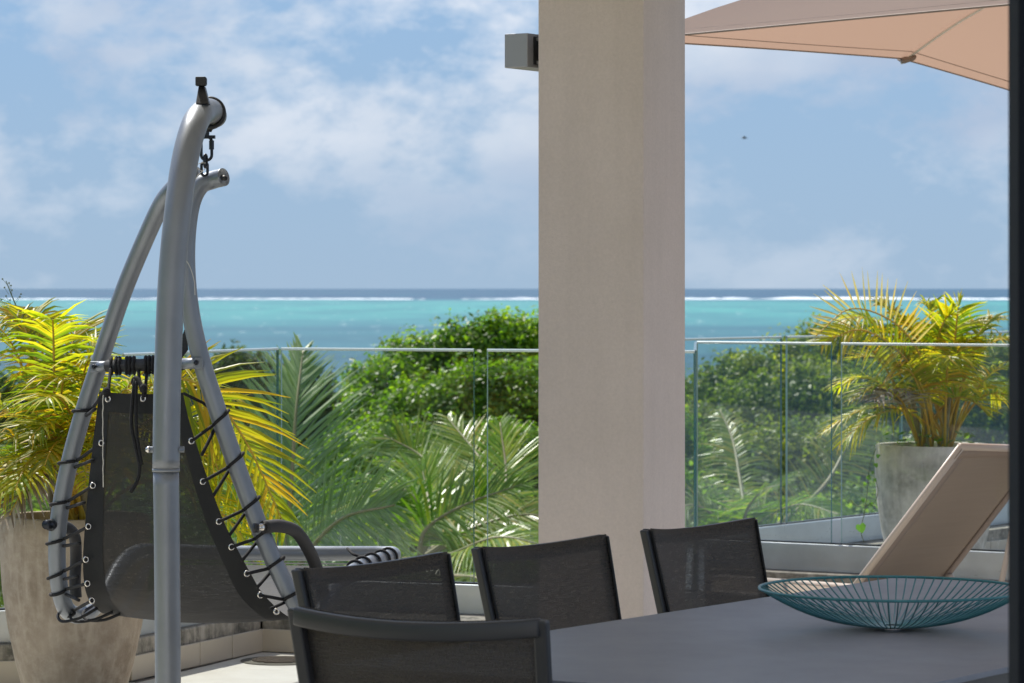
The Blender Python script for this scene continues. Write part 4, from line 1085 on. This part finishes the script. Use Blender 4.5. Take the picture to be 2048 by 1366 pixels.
# ---------------------------------------------------------------- lounger
def lounger():
    d1 = 12.6
    bl = P(1722, 1162, d1); br = P(1893, 1158, d1 + .42); tl = P(1923, 897, d1 - .30)
    tr_ = tl + (br - bl)
    seatdir = Vector((bl.x - tl.x, bl.y - tl.y, 0)).normalized()
    root = empty('sun_lounger', (bl.x, bl.y, 0), label='taupe mesh sun lounger with its backrest raised, right of the wire bowl', cat='sun lounger')
    wv = br - bl; up = tl - bl; n = up.cross(wv).normalized()
    if n.y > 0: n = -n
    def pt(s, t, o=0): return bl + wv * s + up * t + n * (o + .02 * math.sin(math.pi * s) * -1)
    bw = .07
    for name, s0, s1, t0, t1, mt, o in (('sling_mesh', bw, 1 - bw * .55, -.3, .93, 'lounger_mesh', 0), ):
        MB().grid([[pt(s0 + (s1 - s0) * i / 10, t0 + (t1 - t0) * j / 10, 0) for i in range(11)] for j in range(11)]).build(name, M[mt], root, smooth=True)
    m = MB()
    m.grid([[pt(bw * 1.6 * i / 3, -.3 + 1.3 * j / 10, .004 - .01 * (1 - i / 3)) for i in range(4)] for j in range(11)])
    m.grid([[pt(i / 10, .925 + .075 * j / 2, .004) for i in range(11)] for j in range(3)])
    m.grid([[pt(1 - bw * .9 + bw * .9 * i / 2, -.3 + 1.3 * j / 10, .006) for i in range(3)] for j in range(11)])
    o = m.build('hem_band', M['lounger_band'], root, smooth=True); sdm = o.modifiers.new('s', 'SOLIDIFY'); sdm.thickness = .004
    for s_ in (0.015, .985):
        MB().tube([bl + wv * s_ + up * t_ - n * .012 for t_ in (-.35, .3, 1.0)], .017, 10).build('back_frame', M['lounger_frame'], root, smooth=True)
    MB().tube([tl - n * .012, tr_ - n * .012], .017, 10).build('back_frame', M['lounger_frame'], root, smooth=True)
    # strut behind
    j0 = bl + wv * .97 + up * .03 + n * .02
    prof = [(.001, -.02), (.018, -.018), (.024, 0), (.018, .018), (.001, .02)]
    MB().lathe(prof, j0, 14).build('pivot', M['lounger_frame'], root, smooth=True)
    # seat deck going away from the backrest foot
    zse = .195; s0 = Vector((bl.x, bl.y, zse)); s1 = Vector((br.x, br.y, zse))
    e0 = s0 + seatdir * 1.3; e1_ = s1 + seatdir * 1.3
    MB().grid([[s0.lerp(s1, i / 4).lerp(e0.lerp(e1_, i / 4), j / 8) for i in range(5)] for j in range(9)]).build('seat_mesh', M['lounger_mesh'], root, smooth=True)
    bk0 = s0 - seatdir * .75; bk1 = s1 - seatdir * .75
    for a, b in ((bk0, e0), (bk1, e1_)): MB().tube([a, b], .02, 10).build('side_rail', M['lounger_frame'], root, smooth=True)
    for a, b in ((bk0, bk1), (e0, e1_)): MB().tube([a, b], .018, 8).build('cross_rail', M['lounger_frame'], root, smooth=True)
    for a in (s0 - seatdir * .6, s1 - seatdir * .6, e0 - seatdir * .15, e1_ - seatdir * .15):
        MB().tube([a, Vector((a.x, a.y, 0))], .018, 8).build('leg', M['lounger_frame'], root, smooth=True)
    MB().tube([P(2062, 880, d1 + .1), P(2003, 1165, d1 - .3)], .013, 8).build('prop_strut', M['lounger_frame'], root, smooth=True)
M['lounger_frame'] = mat('cream_lounger_frame', (0.50, 0.42, 0.35), 0.4)
lounger()

# ---------------------------------------------------------------- swing chair stand
SW = 8.7
post_pts = [(337, 1640, 8.45), (336, 1366, 8.45), (334, 1100, 8.45), (332, 950, 8.45), (335, 760, 8.46), (343, 560, 8.48), (356, 420, 8.50), (370, 320, 8.55), (388, 252, 8.62), (405, 226, 8.72), (420, 222, 8.82), (430, 232, 8.90)]
root = empty('swing_stand', P(337, 1640, 8.45) * 1.0, label='silver tubular stand arching up to hold the hanging swing chair', cat='stand')
WL[root.name] = Vector((P(337, 1640, 8.45).x, P(337, 1640, 8.45).y, 0)); root.location = WL[root.name]
lowp = [P(*q) for q in post_pts if q[1] >= 950]; lowp[0] = Vector((lowp[1].x + .0, lowp[1].y, 0.02))
MB().tube(spline(lowp[:3] + [P(332, 943, 8.45)], 16), .0385, 28).build('lower_post', M['post'], root, smooth=True)
up_ = spline([P(332, 941, 8.45)] + [P(*q) for q in post_pts[4:]], 60)
rad = [.0405 + (.0395 - .0405) * i / 60 for i in range(61)]
rad = [(.0405 if i < 36 else .0405 - (i - 36) / 24 * .003) for i in range(61)]
MB().tube(up_, rad, 28).build('arched_post', M['post'], root, smooth=True)
MB().tube([P(332, 937, 8.45), P(332, 943, 8.45)], .0412, 28).build('joint_collar', M['post'], root, smooth=True)
m = MB(); jb = P(332, 899, 8.45)
m.tube([jb + Vector((-.052, 0, 0)), jb + Vector((.054, 0, 0))], .0095, 12); m.build('through_bolt', M['steel'], root, smooth=True)
m = MB(); m.tube([jb + Vector((-.060, 0, 0)), jb + Vector((-.049, 0, 0))], [.006, .012], 12); m.build('cap_nut', M['ring'], root, smooth=True)
# base ring on the floor (mostly out of frame)
bcn = Vector((lowp[0].x + .45, lowp[0].y + .35, .025))
m = MB(); m.tube([bcn + Vector((.58 * math.cos(a), .58 * math.sin(a), 0)) for a in [2 * math.pi * k / 60 for k in range(61)]], .024, 12, caps=False)
m.tube([Vector((lowp[0].x, lowp[0].y, .03)), bcn + Vector((.4, .3, 0))], .024, 12); m.build('base_ring', M['post'], root, smooth=True)
# top bracket
tp = P(402, 205, 8.72)
m = MB()
q = [P(391, 208, 8.66), P(418, 208, 8.66), P(409, 172, 8.70), P(397, 172, 8.70)]
q2 = [p + Vector((0, .05, 0)) for p in q]
m.add(q + q2, [(0, 1, 2, 3), (7, 6, 5, 4), (0, 4, 5, 1), (1, 5, 6, 2), (2, 6, 7, 3), (3, 7, 4, 0)])
m.build('bracket_plate', M['black'], root, bevel=.003)
MB().box(P(402, 163, 8.70), (.032, .034, .028)).build('square_cap', M['black'], root, bevel=.003)
MB().box(P(410, 163, 8.70), (.012, .02, .02)).build('bolt_head', M['chain'], root, bevel=.002)
ring = []
e_c = P(419, 226, 8.84); ax = (P(430, 232, 8.90) - P(405, 226, 8.72)).normalized()
uu = ax.orthogonal().normalized(); vv = ax.cross(uu)
MB().tube([e_c + (uu * math.cos(a) + vv * math.sin(a)) * .045 for a in [2 * math.pi * k / 36 for k in range(37)]], .0075, 8, caps=False).build('clamp_ring', M['black'], root, smooth=True)
m = MB(); m.tube([P(420, 243, 8.86), P(414, 262, 8.86)], [.020, .014], 10); m.build('clamp_lug', M['black'], root, smooth=True)
m = MB(); m.tube([P(414, 262, 8.86), P(413, 274, 8.86)], .008, 10); m.box(P(417, 274, 8.86), (.042, .022, .010)); m.build('swivel', M['chain'], root)

# quick link and rings
def link(c, h, w_, r, ang, parent, name='chain_link'):
    pts = []
    for k in range(33):
        a = 2 * math.pi * k / 32; x = math.cos(a) * w_; z = math.sin(a) * w_ + (h if math.sin(a) > 0 else -h)
        pts.append(c + Vector((x * math.cos(ang), x * math.sin(ang), z)))
    return MB().tube(pts, r, 8, caps=False).build(name, M['chain'], parent, smooth=True)
chn = empty('hanging_chain', P(414, 300, 8.86), label='dark steel quick link and chain between the stand and the swing chair', cat='chain')
link(P(413, 297, 8.86), .020, .0165, .0048, .25, chn, 'quick_link')
MB().tube([P(423, 281, 8.86), P(423, 299, 8.86)], .0085, 6).build('link_sleeve', M['chain'], chn)
link(P(411, 322, 8.86), .010, .0095, .0045, 1.3, chn)
link(P(409, 338, 8.87), .011, .0095, .0045, .1, chn)
m = MB(); m.tube(spline([P(411, 326, 8.85), P(402, 326, 8.82), P(392, 332, 8.80), P(404, 342, 8.82), P(411, 336, 8.85)], 30), .0011, 5)
m.tube(spline([P(408, 340, 8.84), P(396, 350, 8.80), P(392, 358, 8.8)], 10), .001, 5); m.build('nylon_tie', M['white_string'], chn)

# ---------------------------------------------------------------- swing chair
root = empty('swing_chair', P(350, 1240, 9.2), label='hanging lounge swing with silver tubes and laced black mesh, its footrest to the right', cat='swing chair')
RT = .0285
lt = [(398, 352, 8.92), (372, 356, 8.93), (340, 385, 8.96), (318, 418, 9.0), (283, 495, 9.05), (250, 575, 9.09), (222, 655, 9.12), (196, 735, 9.15), (165, 830, 9.18), (138, 930, 9.20), (119, 1030, 9.22), (114, 1110, 9.24), (120, 1180, 9.26), (136, 1222, 9.30), (168, 1228, 9.40), (205, 1196, 9.55), (236, 1140, 9.72), (268, 1108, 9.85), (320, 1103, 9.92), (480, 1106, 10.0), (640, 1107, 10.05), (765, 1107, 10.1), (786, 1108, 10.06), (778, 1114, 9.92), (722, 1134, 9.65), (680, 1165, 9.4), (650, 1215, 9.15), (632, 1240, 9.0), (610, 1232, 8.92), (584, 1195, 8.9), (556, 1140, 8.9), (526, 1072, 8.9), (494, 990, 8.9), (460, 895, 8.9), (428, 800, 8.9), (404, 725, 8.9), (384, 640, 8.9), (374, 560, 8.9), (373, 480, 8.9), (382, 410, 8.9), (400, 372, 8.9), (425, 360, 8.9), (448, 354, 8.88)]
fullp = spline([P(*q) for q in lt], 420)
# split into left tube, foot tube, right tube
nl = len(lt) - 1
iL = int(18 / nl * 420); iR = int(25 / nl * 420)
MB().tube(fullp[:iL + 1], RT, 20).build('left_tube', M['steel'], root, smooth=True)
MB().tube(fullp[iL:iR + 1], RT * .92, 18).build('foot_tube', M['steel'], root, smooth=True)
MB().tube(fullp[iR:], RT, 20).build('right_tube', M['steel'], root, smooth=True)
MB().tube([P(446, 355, 8.87), P(451, 357, 8.85)], [.010, .007], 10).build('end_bolt', M['black'], root, smooth=True)
# top crossbar
cb0, cb1 = P(190, 734, 9.1), P(402, 726, 8.86)
MB().tube([P(186, 734, 9.09), P(222, 732, 9.06)], [.018, .017], 12).build('bar_end', M['steel'], root, smooth=True)
MB().tube([P(360, 728, 8.9), P(402, 726, 8.86)], [.017, .018], 12).build('bar_end', M['steel'], root, smooth=True)
MB().box(P(190, 734, 9.08), (.030, .012, .036)).build('end_plate', M['steel'], root, bevel=.003)
MB().box(P(398, 726, 8.85), (.026, .012, .036)).build('end_plate', M['steel'], root, bevel=.003)
for q in ((188, 733, 9.065), (392, 725, 8.835)):
    MB().tube([P(*q), P(*q) + Vector((0, -.012, 0))], [.009, .006], 10).build('bolt_head', M['chain'], root, smooth=True)
MB().tube([P(216, 732, 9.065), P(366, 728, 8.895)], .020, 14).build('crossbar_grip', M['foam'], root, smooth=True)
# rope coils on the bar
m = MB()
for k, px in enumerate((221, 231, 238, 252, 258, 266, 290, 297, 304, 310)):
    c = P(px, 732 - (px - 220) * .03, 9.06 - (px - 220) * .0012); pts = []
    for i in range(19):
        a = 2 * math.pi * i / 18; pts.append(c + Vector((.004 * math.sin(a * .5) + .0015 * random.uniform(-1, 1), .0255 * math.cos(a), .0255 * math.sin(a))))
    m.tube(pts, .0060, 6, caps=False)
m.build('rope_coils', M['rope'], root, smooth=True)

# sling: edges in photo coordinates
Ls = [(199, 783, 9.0), (193, 830, 9.02), (186, 885, 9.03), (177, 970, 9.05), (170, 1053, 9.06), (166, 1119, 9.08), (169, 1170, 9.11), (182, 1205, 9.18), (212, 1228, 9.28), (248, 1205, 9.45), (272, 1160, 9.62), (290, 1128, 9.76), (340, 1122, 9.84), (480, 1124, 9.94), (620, 1126, 9.99), (745, 1127, 10.03)]
Rs = [(366, 785, 8.88), (376, 832, 8.87), (392, 885, 8.86), (418, 965, 8.86), (448, 1043, 8.86), (474, 1096, 8.86), (502, 1148, 8.87), (530, 1192, 8.88), (584, 1236, 8.92), (628, 1222, 9.06), (655, 1190, 9.2), (672, 1170, 9.34), (690, 1155, 9.5), (705, 1146, 9.62), (722, 1136, 9.74), (750, 1128, 9.86)]
Lc = spline([P(*q) for q in Ls], 90); Rc = spline([P(*q) for q in Rs], 90)
def sling(i, s):
    p = Lc[i].lerp(Rc[i], s)
    u = i / 90
    sag = .05 * math.sin(math.pi * s) * (0.25 if u < .4 else 1.0)
    back_sag = .035 * math.sin(math.pi * s) * (1 if u < .5 else 0.2)
    p = p + Vector((0.0, -back_sag * .6, -sag * .45))
    p += Vector((0, -.004, 0)) * math.sin(s * 23 + i * .35) * (.4 if u < .55 else 1.6)
    return p
NS = 26
bwid = 0.105
def strip(s0, s1, i0, i1, off=0.0, m_=None):
    m_ = m_ or MB(); n = 10
    m_.grid([[sling(i, s0 + (s1 - s0) * k / n) + Vector((0, -off, 0)) for k in range(n + 1)] for i in range(i0, i1 + 1)])
    return m_
m = strip(bwid, 1 - bwid * .9, 3, 90); m.build('mesh_sling', M['sling'], root, smooth=True)
m = strip(0, bwid + .03, 0, 50, .002); strip(1 - bwid * 1.15, 1, 0, 50, .002, m); strip(0, 1, 0, 5, .003, m)
m.build('hem_band', M['band'], root, smooth=True)
m = strip(0, .05, 50, 90, .002); strip(.95, 1, 50, 90, .002, m); m.build('seat_hem', M['band'], root, smooth=True)

# eyelets
def eyelet(px, py, d, tilt=0.35):
    c = P(px, py, d); R_ = Matrix.Rotation(tilt, 3, 'Z') @ Matrix.Rotation(0, 3, 'X')
    pts = [c + R_ @ Vector((.0075 * math.cos(a), 0, .0082 * math.sin(a))) for a in [2 * math.pi * k / 16 for k in range(17)]]
    m = MB().tube(pts, .0030, 6, caps=False)
    e = m.build('eyelet', M['ring'], root, smooth=True); return c
EL = [(203, 886), (186, 971), (177, 1053), (172, 1119), (175, 1167), (184, 1201)]
ER = [(383, 882), (406, 963), (438, 1043), (463, 1094), (494, 1147), (521, 1190), (553, 1223)]
TLw = [(153, 828), (128, 932), (111, 1014), (104, 1091), (106, 1159), (110, 1190), (122, 1232)]
TRw = [(437, 826), (466, 912), (496, 1000), (515, 1060), (552, 1122), (585, 1190)]
eyelet(216, 798, 8.955); eyelet(286, 797, 8.90)
gl = [eyelet(x, y, 9.0 + (y - 886) * .00018) for x, y in EL]
gr = [eyelet(x, y, 8.835) for x, y in ER]
def nearest(path, p): return min(path, key=lambda q: (q.x - p.x) ** 2 + (q.z - p.z) ** 2)
LT = fullp[:iL]; RTp = fullp[iR:]
def tube_frame(path, px, py, d):
    tgt = P(px, py, d); i = min(range(1, len(path) - 1), key=lambda k: (path[k].z - tgt.z) ** 2 + .3 * (path[k].x - tgt.x) ** 2)
    T = (path[i + 1] - path[i - 1]).normalized(); return path[i], T
def lace(g, path, wp, outer, g2, d):
    C_, T = tube_frame(path, wp[0] + 18 * -outer, wp[1], d)
    r_ = RT + .005
    side = Vector((outer, 0, 0)); side = (side - T * side.dot(T)).normalized(); fr = Vector((0, -1, 0)); fr = (fr - T * fr.dot(T)).normalized()
    def cz(z):
        for i_ in range(4, len(path) - 2):
            a_, b_ = path[i_], path[i_ + 1]
            if min(a_.z, b_.z) <= z <= max(a_.z, b_.z) and abs(a_.x - C_.x) < .12: return a_.lerp(b_, (z - a_.z) / (b_.z - a_.z + 1e-12))
        return min(path[8:-2], key=lambda q: abs(q.z - z) + .05 * abs(q.x - C_.x))
    Co = cz(P(0, wp[1], d).z); Cf = cz(.42 * g.z + .58 * Co.z); Cb = cz(Co.z - .020); Cc = cz(Co.z - .034)
    pts = [g + Vector((0, -.005, 0))]
    zf0 = .35 * g.z + .65 * Co.z
    for k in range(10):
        ph = math.radians(38 + k * 26); u = min(1, (ph - math.radians(38)) / (math.pi - math.radians(38)))
        z_ = zf0 + (Co.z - zf0) * u - (.03 * (ph - math.pi) / math.pi if ph > math.pi else 0)
        pts.append(cz(z_) + (side * -math.cos(ph) + fr * math.sin(ph)) * r_)
    if g2 is not None: pts.append(g2)
    MB().tube(spline(pts, 60), .0055, 7).build('lacing_cord', M['rope'], root, smooth=True)
def onsl(c, dx, dz): return c + Vector((dx, .02, dz))
top_g = P(208, 783, 8.96)
src = [top_g] + gl
for i in range(7):
    g = src[i]; lace(g, LT, TLw[i], -1, onsl(g, -.03, -.055) if i < 6 else None, 9.2)
src = [P(372, 786, 8.86)] + gr
srcR = gr[:6]
for i in range(6):
    g = gr[i] ; lace(g, RTp, TRw[i], 1, onsl(gr[i], .03, -.045), 8.9)
MB().tube([P(368, 787, 8.86), P(405, 805, 8.93), P(418, 815, 8.96)], .005, 7).build('lacing_cord', M['rope'], root, smooth=True)
for (x0, y0, x1, y1) in ((195, 1216, 125, 1243), (225, 1224, 150, 1243), (240, 1228, 175, 1240)):
    MB().tube(spline([P(x0, y0, 9.18), P((x0 + x1) / 2, (y0 + y1) / 2 + 6, 9.19), P(x1, y1, 9.22), P(x1 - 9, y1 - 14, 9.28), P(x1 + 10, y1 - 28, 9.36)], 24), .005, 7).build('lacing_cord', M['rope'], root, smooth=True)
# laces round the foot bar
for px, py, d in ((730, 1128, 9.70), (745, 1121, 9.77), (762, 1115, 9.85), (778, 1112, 9.93), (712, 1138, 9.6)):
    C_, T = min(((fullp[k], (fullp[k + 1] - fullp[k - 1]).normalized()) for k in range(iL + 5, iR + 8)), key=lambda q: abs(q[0].x - P(px, py, d).x) + abs(q[0].z - P(px, py, d).z) + (0 if q[0].y < 11.45 else 9))
    a1_ = T.orthogonal().normalized(); a2_ = T.cross(a1_)
    MB().tube([C_ + (a1_ * math.cos(a) + a2_ * math.sin(a)) * (RT + .003) + T * .012 * math.sin(a * .5) for a in [2 * math.pi * k / 20 for k in range(21)]], .005, 7, caps=False).build('lacing_cord', M['rope'], root, smooth=True)
MB().tube(spline([P(695, 1097, 10.02), P(706, 1108, 9.97), P(716, 1112, 9.96), P(722, 1118, 9.95)], 12), .005, 7).build('lacing_cord', M['rope'], root, smooth=True)
# hanging ropes from the crossbar
def rope(pts, r=.0055, name='rope'): MB().tube(spline([P(*q) for q in pts], 30), r, 8).build(name, M['rope'], root, smooth=True)
rope([(221, 738, 9.03), (219, 760, 9.0), (216, 782, 8.97), (214, 795, 8.95)])
rope([(277, 738, 8.99), (279, 760, 8.93), (287, 778, 8.90), (286, 795, 8.89)])
rope([(294, 738, 8.98), (292, 765, 8.93), (290, 792, 8.89)])
rope([(270, 775, 8.93), (266, 762, 8.92), (272, 756, 8.91), (278, 764, 8.90), (283, 775, 8.89), (290, 782, 8.88)], .007)
rope([(270, 758, 8.91), (265, 800, 8.90), (263, 850, 8.89), (270, 890, 8.88), (279, 930, 8.87), (275, 960, 8.87), (261, 985, 8.87)], .0058)
rope([(273, 762, 8.90), (272, 820, 8.89), (274, 870, 8.88), (281, 915, 8.87), (284, 930, 8.87)], .005)
for c in (P(213, 784, 8.955), P(287, 777, 8.89)):
    MB().lathe([(.001, -.016), (.011, -.010), (.014, 0), (.011, .010), (.001, .016)], c, 12).build('rope_knot', M['rope'], root, smooth=True)
ws = [P(206, 790 + k * 12.3, 8.945 - .0005 * k) + Vector((random.uniform(-.0015, .0015), 0, 0)) for k in range(16)]
MB().tube(spline(ws, 60), .0019, 5).build('frayed_string', M['white_string'], root)
MB().tube(spline([P(366, 515, 8.87), P(378, 530, 8.86), P(388, 560, 8.86), P(390, 590, 8.86)], 20), .0012, 5).build('frayed_string', M['white_string'], root)
# arm rests
MB().tube(spline([P(528, 1054, 8.84), P(560, 1052, 8.90), P(590, 1062, 8.99), (P(612, 1090, 9.08)), P(630, 1128, 9.16), P(645, 1180, 9.22), P(650, 1215, 9.22)], 40), .0205, 14).build('armrest', M['foam'], root, smooth=True)
MB().tube([P(513, 1056, 8.82), P(530, 1054, 8.84)], .0125, 12).build('arm_pin', M['ring'], root, smooth=True)
MB().tube([P(507, 1056, 8.815), P(516, 1056, 8.82)], .015, 12).build('arm_cap', M['black'], root, smooth=True)
MB().tube(spline([P(100, 1050, 9.2), P(128, 1052, 9.28), P(148, 1070, 9.36), P(152, 1110, 9.42), P(150, 1160, 9.42), P(152, 1195, 9.42)], 36), .0195, 14).build('armrest', M['foam'], root, smooth=True)
MB().tube([P(92, 1049, 9.16), P(106, 1050, 9.2)], .0155, 12).build('arm_cap', M['chain'], root, smooth=True)
# dark gusset flap at the far side of the back
m = MB(); q = [P(358, 690, 8.98), P(372, 650, 8.96), (P(376, 700, 8.96)), P(362, 718, 8.98)]
m.add(q + [p + Vector((0, .01, 0)) for p in q], [(0, 1, 2, 3), (7, 6, 5, 4), (0, 4, 5, 1), (1, 5, 6, 2), (2, 6, 7, 3), (3, 7, 4, 0)]); m.build('fabric_flap', M['foam'], root)

# ---------------------------------------------------------------- bird
bc_ = P(1489, 276, 60)
root = empty('bird', bc_, label='tiny dark bird gliding in the sky right of the column', cat='bird')
m = MB().lathe([(.001, -.16), (.03, -.10), (.045, 0), (.03, .09), (.022, .13), (.001, .16)], (0, 0, 0), 10)
m.v = [(bc_.x + z * .42, bc_.y + x * .45, bc_.z + y * .36) for x, y, z in m.v]; m.build('body', M['black'], root, smooth=True)
m = MB(); 
for s_ in (-1, 1): m.add([bc_ + Vector(q) * .42 for q in ((-.04, 0, .02), (.06, 0, .02), (.03, s_ * .2, .09), (-.08, s_ * .36, .05), (-.06, s_ * .18, .08))], [(0, 1, 2, 3, 4)])
m.build('wings', M['black'], root)
